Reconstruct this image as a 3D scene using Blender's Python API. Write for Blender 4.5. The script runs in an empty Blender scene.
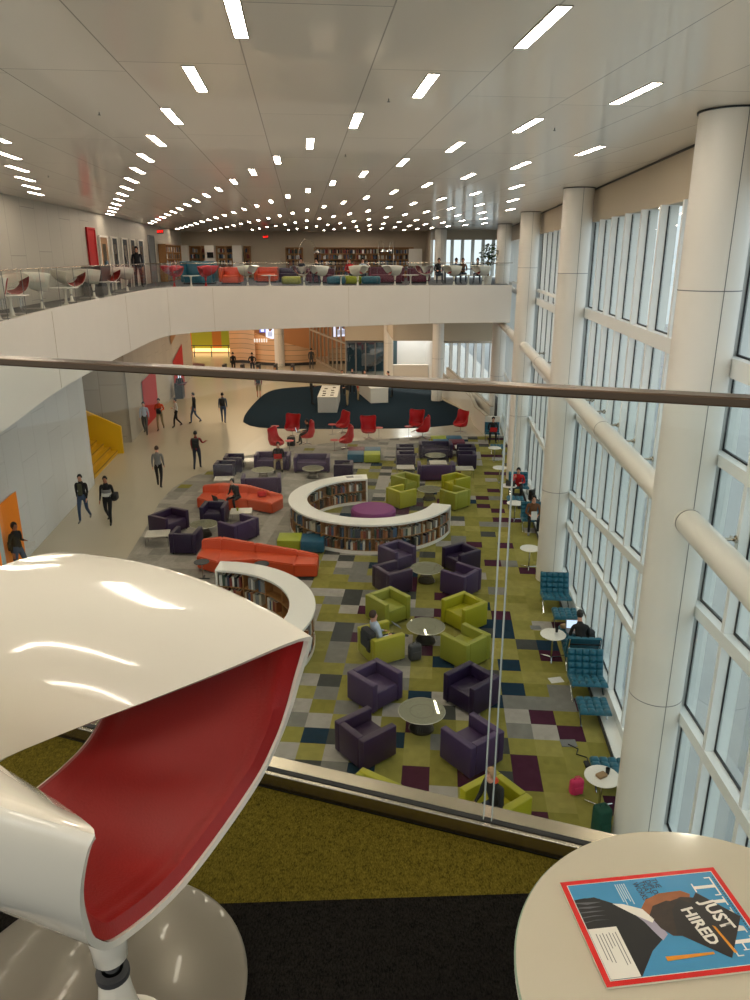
import bpy, bmesh, math, random
from mathutils import Vector, Matrix
random.seed(7)
PI = math.pi
sc = bpy.context.scene
COL = sc.collection
H = -7.57          # lower floor
CZ = 2.95          # ceiling
AX = math.radians(-5.4714)   # heading of the left wall / ceiling grid
FA = math.radians(-5.0)      # heading of the facade (turn about z)
def W(u, v):       # building axes -> world
    return (u*math.cos(AX)+v*math.sin(AX), -u*math.sin(AX)+v*math.cos(AX))
def lin(c):
    return tuple(((x/255)/12.92 if x/255 <= .04045 else ((x/255+.055)/1.055)**2.4) for x in c)

# ------------------------------------------------------------------ materials
MATS = {}
def mat(name, rgb, rough=.5, metal=0., var=.0, vscale=8., bump=0., bscale=60., coat=0., emit=0., spec=.5, ecol=None):
    if name in MATS: return MATS[name]
    m = bpy.data.materials.new(name); m.use_nodes = True
    nt = m.node_tree; b = nt.nodes['Principled BSDF']
    c = lin(rgb)+(1,)
    b.inputs['Base Color'].default_value = c
    b.inputs['Roughness'].default_value = rough
    b.inputs['Metallic'].default_value = metal
    b.inputs['Specular IOR Level'].default_value = spec
    b.inputs['Coat Weight'].default_value = coat
    b.inputs['Coat Roughness'].default_value = .04
    if emit:
        b.inputs['Emission Color'].default_value = (lin(ecol)+(1,)) if ecol else c
        b.inputs['Emission Strength'].default_value = emit
    tc = nt.nodes.new('ShaderNodeTexCoord')
    if var > 0:
        n = nt.nodes.new('ShaderNodeTexNoise'); n.inputs['Scale'].default_value = vscale; n.inputs['Detail'].default_value = 4
        nt.links.new(tc.outputs['Object'], n.inputs['Vector'])
        mx = nt.nodes.new('ShaderNodeMix'); mx.data_type = 'RGBA'
        mx.inputs[6].default_value = tuple(x*(1-var) for x in c[:3])+(1,)
        mx.inputs[7].default_value = tuple(min(1, x*(1+var)) for x in c[:3])+(1,)
        nt.links.new(n.outputs['Fac'], mx.inputs[0]); nt.links.new(mx.outputs[2], b.inputs['Base Color'])
    if bump > 0:
        n = nt.nodes.new('ShaderNodeTexNoise'); n.inputs['Scale'].default_value = bscale; n.inputs['Detail'].default_value = 3
        nt.links.new(tc.outputs['Object'], n.inputs['Vector'])
        bp = nt.nodes.new('ShaderNodeBump'); bp.inputs['Strength'].default_value = bump; bp.inputs['Distance'].default_value = .01
        nt.links.new(n.outputs['Fac'], bp.inputs['Height']); nt.links.new(bp.outputs['Normal'], b.inputs['Normal'])
    MATS[name] = m
    return m

def glass_mat(name, tint=(.93, .97, .97), gloss=.08, rough=.0):
    m = bpy.data.materials.new(name); m.use_nodes = True
    nt = m.node_tree; nt.nodes.clear()
    o = nt.nodes.new('ShaderNodeOutputMaterial'); t = nt.nodes.new('ShaderNodeBsdfTransparent'); g = nt.nodes.new('ShaderNodeBsdfGlossy')
    t.inputs[0].default_value = tint+(1,); g.inputs['Roughness'].default_value = rough
    fr = nt.nodes.new('ShaderNodeLayerWeight'); fr.inputs[0].default_value = .25
    ml = nt.nodes.new('ShaderNodeMath'); ml.operation = 'MULTIPLY_ADD'; ml.inputs[1].default_value = gloss*2.5; ml.inputs[2].default_value = gloss*.5
    nt.links.new(fr.outputs['Fresnel'], ml.inputs[0])
    mx = nt.nodes.new('ShaderNodeMixShader')
    nt.links.new(ml.outputs[0], mx.inputs[0]); nt.links.new(t.outputs[0], mx.inputs[1]); nt.links.new(g.outputs[0], mx.inputs[2])
    nt.links.new(mx.outputs[0], o.inputs[0])
    MATS[name] = m
    return m

def nmath(nt, op, a, b=None, c=None):
    n = nt.nodes.new('ShaderNodeMath'); n.operation = op
    for i, v in enumerate((a, b, c)):
        if v is None: continue
        if isinstance(v, (int, float)): n.inputs[i].default_value = v
        else: nt.links.new(v, n.inputs[i])
    return n.outputs[0]

def panel_mat(name, rgb, rot, su, sv, line=.012, rough=.5, dark=.55, var=.05, coat=0., stag=True, spec=.5, axes='XY', linev=None):
    """flat panels with thin joints, laid in rotated object axes"""
    m = bpy.data.materials.new(name); m.use_nodes = True
    nt = m.node_tree; b = nt.nodes['Principled BSDF']; c = lin(rgb)
    b.inputs['Roughness'].default_value = rough; b.inputs['Coat Weight'].default_value = coat; b.inputs['Specular IOR Level'].default_value = spec
    tc = nt.nodes.new('ShaderNodeTexCoord'); mp = nt.nodes.new('ShaderNodeMapping'); mp.inputs['Rotation'].default_value[2] = rot
    nt.links.new(tc.outputs['Object'], mp.inputs[0])
    sp = nt.nodes.new('ShaderNodeSeparateXYZ'); nt.links.new(mp.outputs[0], sp.inputs[0])
    U = sp.outputs['XYZ'.index(axes[0])]; V = sp.outputs['XYZ'.index(axes[1])]
    u = nmath(nt, 'DIVIDE', nmath(nt, 'ADD', U, .43), su); fu = nmath(nt, 'FLOOR', u); ru = nmath(nt, 'FRACT', u)
    if stag:
        wn0 = nt.nodes.new('ShaderNodeTexWhiteNoise'); wn0.noise_dimensions = '1D'; nt.links.new(fu, wn0.inputs['W'])
        v = nmath(nt, 'ADD', nmath(nt, 'DIVIDE', V, sv), wn0.outputs['Value'])
    else: v = nmath(nt, 'DIVIDE', V, sv)
    fv = nmath(nt, 'FLOOR', v); rv = nmath(nt, 'FRACT', v)
    l1 = nmath(nt, 'LESS_THAN', ru, line/su); l2 = nmath(nt, 'LESS_THAN', rv, (line if linev is None else linev)/sv)
    ln = nmath(nt, 'MAXIMUM', l1, l2)
    cb = nt.nodes.new('ShaderNodeCombineXYZ'); nt.links.new(fu, cb.inputs[0]); nt.links.new(fv, cb.inputs[1])
    wn = nt.nodes.new('ShaderNodeTexWhiteNoise'); wn.noise_dimensions = '2D'; nt.links.new(cb.outputs[0], wn.inputs['Vector'])
    f = nmath(nt, 'MULTIPLY_ADD', wn.outputs['Value'], 2*var, 1-var)
    f2 = nmath(nt, 'MULTIPLY', f, nmath(nt, 'MULTIPLY_ADD', ln, dark-1, 1.0))
    vm = nt.nodes.new('ShaderNodeVectorMath'); vm.operation = 'SCALE'; vm.inputs[0].default_value = c; nt.links.new(f2, vm.inputs['Scale'])
    nt.links.new(vm.outputs[0], b.inputs['Base Color'])
    MATS[name] = m
    return m

def tile_carpet(name, offx=0., mode='lower'):
    m = bpy.data.materials.new(name); m.use_nodes = True
    nt = m.node_tree; b = nt.nodes['Principled BSDF']; b.inputs['Roughness'].default_value = .95; b.inputs['Specular IOR Level'].default_value = .1
    tc = nt.nodes.new('ShaderNodeTexCoord'); mp = nt.nodes.new('ShaderNodeMapping'); mp.inputs['Rotation'].default_value[2] = -FA
    nt.links.new(tc.outputs['Object'], mp.inputs[0])
    sp = nt.nodes.new('ShaderNodeSeparateXYZ'); nt.links.new(mp.outputs[0], sp.inputs[0])
    T = .5
    fx = nmath(nt, 'FLOOR', nmath(nt, 'DIVIDE', sp.outputs[0], T)); 
    # every other tile column shifts so pairs merge sometimes
    fy = nmath(nt, 'FLOOR', nmath(nt, 'DIVIDE', sp.outputs[1], T))
    def wn(a, c, seed):
        cb = nt.nodes.new('ShaderNodeCombineXYZ'); nt.links.new(a, cb.inputs[0]); nt.links.new(c, cb.inputs[1]); cb.inputs[2].default_value = seed
        w = nt.nodes.new('ShaderNodeTexWhiteNoise'); w.noise_dimensions = '3D'; nt.links.new(cb.outputs[0], w.inputs['Vector']); return w.outputs['Value']
    r1 = wn(fx, fy, 1.); r2 = wn(fx, fy, 5.3)
    def ramp(fac, stops):
        r = nt.nodes.new('ShaderNodeValToRGB'); r.color_ramp.interpolation = 'CONSTANT'
        e = r.color_ramp.elements
        while len(e) > 1: e.remove(e[-1])
        e[0].position = 0; e[0].color = lin(stops[0][1])+(1,)
        for p, c in stops[1:]:
            q = e.new(p); q.color = lin(c)+(1,)
        nt.links.new(fac, r.inputs[0]); return r.outputs[0]
    G1, G2, G3 = (136, 130, 66), (128, 122, 59), (144, 137, 75)
    LG, MG, DG, MR, NV = (158, 152, 144), (120, 118, 112), (70, 71, 68), (68, 34, 50), (30, 50, 66)
    right = ramp(r1, [(0, G1), (.25, G2), (.48, G3), (.66, MR), (.78, MG), (.85, LG), (.9, DG), (.95, NV)])
    mid = ramp(r1, [(0, G1), (.16, G2), (.30, MG), (.5, LG), (.72, DG), (.92, G3), (.96, NV)])
    left = ramp(r1, [(0, (152, 146, 136)), (.3, (140, 135, 126)), (.6, (162, 155, 145)), (.93, (122, 118, 110)), (.985, G2)])
    # zones along x (facade axes) with a ragged tile-by-tile change
    a = nmath(nt, 'MULTIPLY', fx, T)
    ymod = nmath(nt, 'MULTIPLY', nmath(nt, 'MAXIMUM', nmath(nt, 'SUBTRACT', sp.outputs[1], 29.), 0.), .45)
    a = nmath(nt, 'SUBTRACT', a, ymod)
    n1 = nmath(nt, 'GREATER_THAN', nmath(nt, 'ADD', a, nmath(nt, 'MULTIPLY', r2, 2.2)), -.6)
    n2 = nmath(nt, 'GREATER_THAN', nmath(nt, 'ADD', a, nmath(nt, 'MULTIPLY', r2, 1.4)), -4.0)
    def mixc(f, A, B):
        x = nt.nodes.new('ShaderNodeMix'); x.data_type = 'RGBA'; nt.links.new(f, x.inputs[0]); nt.links.new(A, x.inputs[6]); nt.links.new(B, x.inputs[7]); return x.outputs[2]
    colr = mixc(n2, left, mixc(n1, mid, right))
    n = nt.nodes.new('ShaderNodeTexNoise'); n.inputs['Scale'].default_value = 5.; n.inputs['Detail'].default_value = 6
    nt.links.new(tc.outputs['Object'], n.inputs['Vector'])
    # short streaks within each tile
    st = nt.nodes.new('ShaderNodeTexWhiteNoise'); st.noise_dimensions = '3D'
    cb = nt.nodes.new('ShaderNodeCombineXYZ')
    nt.links.new(nmath(nt, 'FLOOR', nmath(nt, 'DIVIDE', sp.outputs[0], .1)), cb.inputs[0]); nt.links.new(nmath(nt, 'FLOOR', nmath(nt, 'DIVIDE', sp.outputs[1], .125)), cb.inputs[1])
    nt.links.new(cb.outputs[0], st.inputs['Vector'])
    f = nmath(nt, 'ADD', nmath(nt, 'MULTIPLY_ADD', n.outputs['Fac'], .35, .78), nmath(nt, 'MULTIPLY', st.outputs['Value'], .10))
    vm = nt.nodes.new('ShaderNodeVectorMath'); vm.operation = 'SCALE'; nt.links.new(colr, vm.inputs[0]); nt.links.new(f, vm.inputs['Scale'])
    nt.links.new(vm.outputs[0], b.inputs['Base Color'])
    MATS[name] = m
    return m

def pile_carpet(name, rgb, rgb2, scale=180., stretch=(1, .35, 1)):
    m = bpy.data.materials.new(name); m.use_nodes = True
    nt = m.node_tree; b = nt.nodes['Principled BSDF']; b.inputs['Roughness'].default_value = 1.; b.inputs['Specular IOR Level'].default_value = .05
    tc = nt.nodes.new('ShaderNodeTexCoord'); mp = nt.nodes.new('ShaderNodeMapping'); mp.inputs['Scale'].default_value = stretch
    nt.links.new(tc.outputs['Object'], mp.inputs[0])
    n = nt.nodes.new('ShaderNodeTexNoise'); n.inputs['Scale'].default_value = scale; n.inputs['Detail'].default_value = 5; n.inputs['Roughness'].default_value = .7
    nt.links.new(mp.outputs[0], n.inputs['Vector'])
    n2 = nt.nodes.new('ShaderNodeTexNoise'); n2.inputs['Scale'].default_value = scale/5; n2.inputs['Detail'].default_value = 5
    nt.links.new(tc.outputs['Object'], n2.inputs['Vector'])
    s = nmath(nt, 'ADD', nmath(nt, 'MULTIPLY', n.outputs['Fac'], 1.0), nmath(nt, 'MULTIPLY', n2.outputs['Fac'], .3))
    cr = nt.nodes.new('ShaderNodeValToRGB'); cr.color_ramp.elements[0].position = .48; cr.color_ramp.elements[1].position = .82
    cr.color_ramp.elements[0].color = lin(rgb2)+(1,); cr.color_ramp.elements[1].color = lin(rgb)+(1,)
    nt.links.new(s, cr.inputs[0]); nt.links.new(cr.outputs[0], b.inputs['Base Color'])
    bp = nt.nodes.new('ShaderNodeBump'); bp.inputs['Strength'].default_value = .8; bp.inputs['Distance'].default_value = .006
    nt.links.new(s, bp.inputs['Height']); nt.links.new(bp.outputs['Normal'], b.inputs['Normal'])
    MATS[name] = m
    return m

mat('white_paint', (222, 215, 205), .55, var=.03, vscale=1.2)
mat('column_paint', (232, 226, 216), .38, var=.03, vscale=.8, coat=.15)
mat('white_frame', (236, 238, 236), .4)
mat('beige_paint', (188, 174, 152), .6, var=.04, vscale=1.)
mat('black_gasket', (16, 18, 22), .5)
mat('black', (14, 14, 16), .6)
mat('dark_grey', (52, 52, 54), .6)
mat('mid_grey', (110, 110, 110), .6)
mat('steel', (176, 166, 150), .26, 1., bump=.02, bscale=30)
mat('bronze_steel', (92, 76, 62), .3, 1.)
mat('chrome', (200, 200, 200), .12, 1.)
mat('wire', (120, 112, 100), .3, 1.)
mat('white_lacquer', (226, 220, 206), .09, coat=.5)
mat('white_plastic', (228, 224, 214), .3, coat=.3)
mat('red_leather', (142, 16, 12), .5, var=.12, vscale=6, bump=.12, bscale=220)
mat('red_fabric', (196, 22, 28), .6, var=.08)
mat('egg_red', (184, 12, 20), .5, var=.06)
mat('purple', (50, 30, 58), .42, var=.08, vscale=3)
mat('dark_purple', (36, 20, 52), .42, var=.08, vscale=3)
mat('lavender', (64, 46, 80), .45, var=.08, vscale=3)
mat('lime', (158, 154, 26), .42, var=.06, vscale=3)
mat('olive', (142, 144, 50), .45, var=.06, vscale=3)
mat('orange', (206, 78, 38), .45, var=.07, vscale=3)
mat('teal', (26, 92, 112), .38, var=.08, vscale=6)
mat('ottoman_blue', (18, 84, 112), .5, var=.06)
mat('ottoman_green', (150, 160, 30), .5, var=.06)
mat('ottoman_maroon', (92, 24, 48), .5, var=.06)
mat('magenta', (124, 38, 110), .6, var=.08)
mat('white_top', (232, 228, 218), .25, coat=.4)
mat('table_top_beige', (196, 188, 168), .12, coat=1., var=.02)
mat('glass_edge', (168, 176, 172), .25)
mat('teal_edge', (24, 96, 96), .2)
mat('marble', (206, 200, 186), .2, var=.05, coat=.3)
mat('wood', (158, 112, 64), .5, var=.15, vscale=5)
mat('shelf_white', (232, 228, 220), .35, coat=.2)
mat('yellow', (226, 180, 10), .5)
mat('yellow_stair', (206, 158, 14), .55)
mat('red_door', (168, 4, 8), .7)
mat('orange_door', (240, 132, 10), .5, emit=.08)
mat('navy_carpet', (22, 38, 50), .98, var=.35, vscale=7, bump=.3, bscale=90, spec=.08)
mat('base_disc', (116, 108, 95), .3, .25, coat=.15)
mat('skin_light', (206, 150, 124), .55)
mat('skin_tan', (160, 104, 76), .55)
mat('skin_dark', (98, 62, 44), .55)
mat('hair_black', (16, 13, 12), .6)
mat('hair_brown', (62, 42, 30), .6)
mat('hair_curly', (150, 120, 84), .7)
mat('denim', (58, 76, 104), .8, var=.15)
mat('dark_denim', (34, 42, 58), .8)
mat('khaki', (150, 132, 100), .8)
mat('grey_cloth', (122, 120, 118), .8)
mat('grey_trouser', (78, 76, 74), .8)
mat('black_cloth', (18, 18, 22), .85)
mat('white_cloth', (214, 212, 208), .8)
mat('light_blue_cloth', (176, 188, 208), .8)
mat('orange_cloth', (208, 70, 24), .8)
mat('maroon_cloth', (126, 20, 30), .8)
mat('red_cloth', (190, 24, 26), .8)
mat('olive_cloth', (72, 72, 52), .8)
mat('brown_cloth', (110, 70, 40), .8)
mat('green_cloth', (8, 66, 50), .8)
mat('pink_cloth', (206, 50, 96), .8)
mat('shoe_black', (12, 12, 12), .5)
mat('shoe_grey', (120, 118, 116), .6)
mat('eye_dark', (14, 10, 8), .3)
mat('screen_glow', (190, 205, 225), .3, emit=1.2)
mat('screen_dark', (20, 22, 26), .2)
mat('concrete', (170, 172, 172), .9, var=.12, vscale=.6)
mat('foliage', (36, 62, 26), .7, var=.3, vscale=10)
mat('lamp_glow', (255, 240, 214), .5, emit=38., ecol=(255, 240, 218))
mat('lamp_rim', (120, 110, 95), .5)
glass_mat('window_glass', (.86, .92, .93), .07)
glass_mat('rail_glass', (.93, .955, .945), .045)
glass_mat('table_glass', (.82, .83, .79), .055)
glass_mat('door_glass', (.45, .55, .6), .3)
panel_mat('ceiling_panel', (240, 231, 219), AX, 1.112, 4.1, line=.012, rough=.24, dark=.5, var=.03, coat=.25)
panel_mat('wall_panel', (176, 169, 156), 0, 1.2, 2.6, line=.014, rough=.5, dark=.45, var=.035, axes='YZ')
panel_mat('lower_wall_panel', (212, 214, 214), 0, 1.3, 2.4, line=.014, rough=.38, dark=.6, var=.03, axes='YZ')
panel_mat('wood_plank', (226, 184, 144), 0, 50., .42, line=.0, rough=.5, dark=.4, var=.10, axes='XZ', stag=False, linev=.035)
panel_mat('terrazzo', (194, 184, 164), AX, 2.9, 2.9, line=.008, rough=.2, dark=.8, var=.012, stag=False, spec=.6)
tile_carpet('tile_carpet')
pile_carpet('green_pile', (120, 106, 38), (56, 48, 12), 380., (1, .45, 1))
pile_carpet('black_pile', (40, 37, 33), (6, 5, 5), 260., (1, .5, 1))

# ------------------------------------------------------------------ mesh helpers
class MB:
    def __init__(s): s.bm = bmesh.new(); s.mi = 0
    def _mi(s, faces):
        for f in faces: f.material_index = s.mi
    def box(s, c, d, rz=0, bev=0, seg=2, rx=0, ry=0, M=None):
        r = bmesh.ops.create_cube(s.bm, size=1.)
        vs = r['verts']
        m = Matrix.Translation(c) @ Matrix.Rotation(rz, 4, 'Z') @ Matrix.Rotation(ry, 4, 'Y') @ Matrix.Rotation(rx, 4, 'X') @ Matrix.Diagonal((d[0], d[1], d[2], 1))
        if M: m = M @ m
        bmesh.ops.transform(s.bm, matrix=m, verts=vs)
        es = {e for v in vs for e in v.link_edges}; fs = {f for v in vs for f in v.link_faces}
        if bev:
            r = bmesh.ops.bevel(s.bm, geom=list(es), offset=bev, segments=seg, affect='EDGES', profile=.5)
            fs = {f for f in fs if f.is_valid} | set(r['faces'])
        s._mi(fs); return s
    def prism(s, pts, z0, z1):
        a = [s.bm.verts.new((p[0], p[1], z0 if len(p) < 3 else p[2])) for p in pts]
        b = [s.bm.verts.new((p[0], p[1], z1 if len(p) < 4 else p[3])) for p in pts]
        n = len(pts); fs = [s.bm.faces.new(a[::-1]), s.bm.faces.new(b)]
        for i in range(n): fs.append(s.bm.faces.new((a[i], a[(i+1) % n], b[(i+1) % n], b[i])))
        s._mi(fs); return s
    def quad(s, *p):
        f = s.bm.faces.new([s.bm.verts.new(q) for q in p]); s._mi([f]); return s
    def grid(s, P, closed=False, flip=False):
        V = [[s.bm.verts.new(p) for p in row] for row in P]; fs = []
        for i in range(len(V)-1):
            n = len(V[i])
            for j in range(n if closed else n-1):
                k = (j+1) % n
                q = (V[i][j], V[i][k], V[i+1][k], V[i+1][j])
                try: fs.append(s.bm.faces.new(q[::-1] if flip else q))
                except ValueError: pass
        s._mi(fs); return V
    def cyl(s, c, r, h, n=20, r2=None, c2=None):
        """vertical by default from c up h; with c2 between two points"""
        r2 = r if r2 is None else r2
        a = Vector(c); b = Vector(c2) if c2 is not None else a+Vector((0, 0, h))
        z = (b-a).normalized(); x = z.orthogonal().normalized(); y = z.cross(x)
        R = []
        for (p, q) in ((a, r), (b, r2)): R.append([p+x*math.cos(t)*q+y*math.sin(t)*q for t in [2*PI*i/n for i in range(n)]])
        V = s.grid(R, closed=True)
        s._mi([s.bm.faces.new(V[0][::-1]), s.bm.faces.new(V[1])]); return s
    def tube(s, pts, r, n=8):
        pts = [Vector(p) for p in pts]; R = []; x = None
        for i, p in enumerate(pts):
            t = (pts[min(i+1, len(pts)-1)]-pts[max(i-1, 0)]).normalized()
            x = t.orthogonal().normalized() if x is None else (x-t*x.dot(t)).normalized()
            y = t.cross(x); q = r[i] if isinstance(r, (list, tuple)) else r
            R.append([p+x*math.cos(a)*q+y*math.sin(a)*q for a in [2*PI*k/n for k in range(n)]])
        V = s.grid(R, closed=True); s._mi([s.bm.faces.new(V[0][::-1]), s.bm.faces.new(V[-1])]); return s
    def lathe(s, prof, n=32, c=(0, 0, 0), sx=1, sy=1):
        R = [[(c[0]+r*math.cos(2*PI*k/n)*sx, c[1]+r*math.sin(2*PI*k/n)*sy, c[2]+z) for k in range(n)] for r, z in prof]
        V = s.grid(R, closed=True)
        if prof[0][0] > 1e-4: s._mi([s.bm.faces.new(V[0][::-1])])
        if prof[-1][0] > 1e-4: s._mi([s.bm.faces.new(V[-1])])
        return s
    def build(s, name, m, parent=None, smooth=False, loc=None, rz=0, fix=True):
        if fix: bmesh.ops.remove_doubles(s.bm, verts=s.bm.verts[:], dist=1e-5); bmesh.ops.recalc_face_normals(s.bm, faces=s.bm.faces[:])
        me = bpy.data.meshes.new(name); s.bm.to_mesh(me); s.bm.free()
        for k in (m if isinstance(m, (list, tuple)) else [m]): me.materials.append(MATS[k] if isinstance(k, str) else k)
        if smooth:
            me.polygons.foreach_set('use_smooth', [True]*len(me.polygons))
            try: me.set_sharp_from_angle(angle=math.radians(40))
            except Exception: pass
        return link(name, me, parent, loc, rz)
def link(name, data, parent=None, loc=None, rz=0):
    o = bpy.data.objects.new(name, data); COL.objects.link(o)
    if parent is not None: o.parent = parent
    if loc is not None: o.location = loc
    if rz: o.rotation_euler.z = rz
    return o
def tag(o, label=None, cat=None, group=None, kind=None):
    if label: o['label'] = label
    if cat: o['category'] = cat
    if group: o['group'] = group
    if kind: o['kind'] = kind
    return o
def struct(o): o['kind'] = 'structure'; return o
def empty(name, loc=(0, 0, 0), rz=0, label=None, cat=None, group=None):
    o = link(name, None, None, loc, rz); o.empty_display_size = .1
    return tag(o, label, cat, group)
def dup(root, loc, rz, label, group=None, swap=None):
    """copy a thing with its parts and their sub-parts; swap = material for every mesh using the fabric slot"""
    def cp(o, par):
        c = o.copy(); COL.objects.link(c)
        if par is not None: c.parent = par
        if swap and c.type == 'MESH' and c.material_slots and c.material_slots[0].material and c.material_slots[0].material.name in FAB:
            c.material_slots[0].link = 'OBJECT'; c.material_slots[0].material = MATS[swap]
        for ch in KIDS.get(o.name, list(o.children)): cp(ch, c)
        return c
    r = cp(root, None); r.location = loc; r.rotation_euler = (0, 0, rz); r['label'] = label
    if group: r['group'] = group
    return r
KIDS = {}
FAB = set()
def face(dx, dy): return math.atan2(dx, -dy)      # furniture faces local -Y
def toward(p, q): return face(q[0]-p[0], q[1]-p[1])
FWD = (-.087, -1.)

# ------------------------------------------------------------------ the setting
def facx(y, off): return 3.19+.0875*y+off
# ceiling
MB().quad((-16, -6, CZ), (3.3, -6, CZ), (facx(54, .62), 54, CZ), (-16, 54, CZ)).build('ceiling', 'ceiling_panel', fix=False)
struct(bpy.data.objects['ceiling'])
# lower floor
struct(MB().prism([(-24, -6), (3.2, -6), (9.2, 60), (9.2, 80), (-24, 80)], H-.3, H).build('floor', 'terrazzo'))
# upper slab far + left
edge = [(-6.6, 9), (-7.25, 12.6), (-7.72, 15.68), (-8.37, 19.13), (-8.78, 22.87), (-9.15, 27.66), (-9.36, 30.6), (-9.47, 32.9), (-9.36, 34.2), (-8.98, 35.1), (-8.3, 35.7), (-7.3, 36.0), (-5, 36.25), (0, 36.7), (3.5, 37.05), (6.62, 37.4)]
def smooth_line(p, n=2):
    for _ in range(n):
        q = [p[0]]
        for a, b in zip(p, p[1:]):
            q += [tuple(a[i]*.75+b[i]*.25 for i in range(len(a))), tuple(a[i]*.25+b[i]*.75 for i in range(len(a)))]
        q.append(p[-1]); p = q
    return p
edge3 = smooth_line(edge, 1)
def zbot(p): # fascia underside height
    return -2.05 + .33*min(1, max(0, (p[0]+9)/12)) if p[1] > 34 else -2.05
m = MB()
m.prism([(x-.06, y+.05) for x, y in edge3]+[(facx(54, .5), 54), (-17.5, 54), (-10.3, 9)], -.35, -.005)
struct(m.build('floor', 'dark_grey'))
m = MB()
rows = [[(x, y, -.02), (x, y, zbot((x, y)))] for x, y in edge3]
m.grid(rows)
rows2 = [[(x, y, zbot((x, y))), (x-.35 if y < 34 else x, y+(.35 if y >= 34 else 0), zbot((x, y)))] for x, y in edge3]
m.grid(rows2)
m.prism([(x, y, -.02, .04) for x, y in edge3]+[(x-.1 if y < 34 else x, y+(.1 if y > 34 else 0), -.02, .04) for x, y in edge3[::-1]], -.02, .04)
o = m.build('trim_1', 'white_paint', smooth=True); struct(o)
# seams on fascia
m = MB()
for i in (7, 11, 17, 22, 26, 28):
    x, y = edge3[min(i, len(edge3)-1)]; d = (.012 if y < 34 else 0)
    m.box((x+(.006 if y < 34 else 0), y-(.006 if y >= 34 else 0), (zbot((x, y)))/2), (.006 if y < 34 else .012, .012 if y < 34 else .006, -zbot((x, y))-.05))
struct(m.build('trim_2', 'beige_paint'))
# underside of upper slab = ceiling of the lower hall
m = MB(); m.prism([(x-.1 if y < 34 else x, y+(.1 if y >= 34 else 0)) for x, y in edge3]+[(8.6, 60), (8.6, 78), (-24, 78), (-24, 20), (-12, 9)], -1.75, -1.68)
struct(m.build('ceiling', 'beige_paint'))
# left walls
def wall_u(name, u, v0, v1, z0, z1, m_, th=.2, rz=True):
    mb = MB(); mb.box((0, (v1-v0)/2, (z0+z1)/2), (th, v1-v0, z1-z0))
    x, y = W(u-th/2, v0)
    o = mb.build(name, m_); o.location = (x, y, 0); o.rotation_euler.z = -AX
    return struct(o)
wall_u('wall_left', -7.9, 6, 54.5, 0, CZ, 'wall_panel')
wall_u('wall_left', -8.7, 4, 30.35, H, -1.7, 'lower_wall_panel')
wall_u('wall_left', -8.72, 37.65, 60.5, H, -1.7, 'wall_panel')
# recess behind the first wall: end face and back face for the yellow stair
def vwall(name, p, q, z0, z1, m_, th=.15):
    dx, dy = q[0]-p[0], q[1]-p[1]; L = math.hypot(dx, dy); rz = math.atan2(dy, dx)-PI/2
    mb = MB(); mb.box((-th/2, L/2, (z0+z1)/2), (th, L, z1-z0))
    o = mb.build(name, m_); o.location = (p[0], p[1], 0); o.rotation_euler.z = rz
    return struct(o)
vwall('wall_left', W(-13.2, 37.65), W(-8.72, 37.65), H, -1.7, 'wall_panel')
vwall('wall_left', W(-13.2, 30.35), W(-13.2, 37.65), H, -1.7, 'wall_panel')
vwall('wall_left', W(-8.7, 30.35), W(-13.2, 30.35), H, -1.7, 'lower_wall_panel')
# upper far wall and lower far walls
vwall('wall_back', (3.6, 53), (-14.5, 53), 0, CZ, 'beige_paint')
vwall('wall_back', (3.6, 50.0), (3.6, 53), 0, CZ, 'beige_paint')

def window_wall(name, p, q, z0, z1, zb, step, finw=.12, depth=.16, rails=(), lower_to=None):
    """glazed wall from p to q; header above z1; fins every step"""
    dx, dy = q[0]-p[0], q[1]-p[1]; L = math.hypot(dx, dy); rz = math.atan2(dy, dx)-PI/2
    root = link(name, None, None, (p[0], p[1], 0), rz); struct(root)
    # local: +Y along wall, -X is the outside for facades given from near to far with outside on the right => +X outside
    g = MB(); g.quad((.0, 0, z0), (.0, L, z0), (.0, L, z1), (.0, 0, z1)); g.build('pane', 'window_glass', root, fix=False)
    f = MB(); k = MB(); n = max(1, round(L/step)); st = L/n
    for i in range(n+1):
        y = i*st
        f.box((-depth/2+.01, y, (z0+z1)/2), (depth, finw, z1-z0))
        f.box((.09, y, (z0+z1)/2), (.14, finw*.8, z1-z0))
        if i < n: 
            k.box((-.012, y+finw/2+.012, (z0+z1)/2), (.03, .03, z1-z0-.04))
            k.box((-.012, y+st-finw/2-.008, (z0+z1)/2), (.02, .014, z1-z0-.04))
    def slope(mb, xa, xb, za, zb, h_):
        v = [mb.bm.verts.new(q) for q in [(xa, 0, za-h_/2), (xb, 0, za-h_/2), (xb, L, zb-h_/2), (xa, L, zb-h_/2), (xa, 0, za+h_/2), (xb, 0, za+h_/2), (xb, L, zb+h_/2), (xa, L, zb+h_/2)]]
        for q in ((0, 3, 2, 1), (4, 5, 6, 7), (0, 1, 5, 4), (1, 2, 6, 5), (2, 3, 7, 6), (3, 0, 4, 7)): mb.bm.faces.new([v[i_] for i_ in q])
    for rl in rails:
        za, zb_, hr = rl if len(rl) == 3 else (rl[0], rl[0], rl[1])
        slope(f, -depth, .03, za, zb_, hr)
        slope(k, -.022, .008, za+hr/2+.012, zb_+hr/2+.012, .024)
    f.build('mullion', 'white_frame', root); k.build('gasket', 'black_gasket', root)
    return root
def facade(y0, y1, rails, n):
    r = window_wall('window_%d' % n, (facx(y0, .62), y0), (facx(y1, .62), y1), H+.1, 2.17, 0, 1.25, .095, .15, rails)
    return r
facade(-4, 9.7, [(.0, .24), (-.9, -1.2, .15), (-2.0, -3.42, .17), (-3.9, -5.15, .17), (H+.2, .25)], 1)
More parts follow.
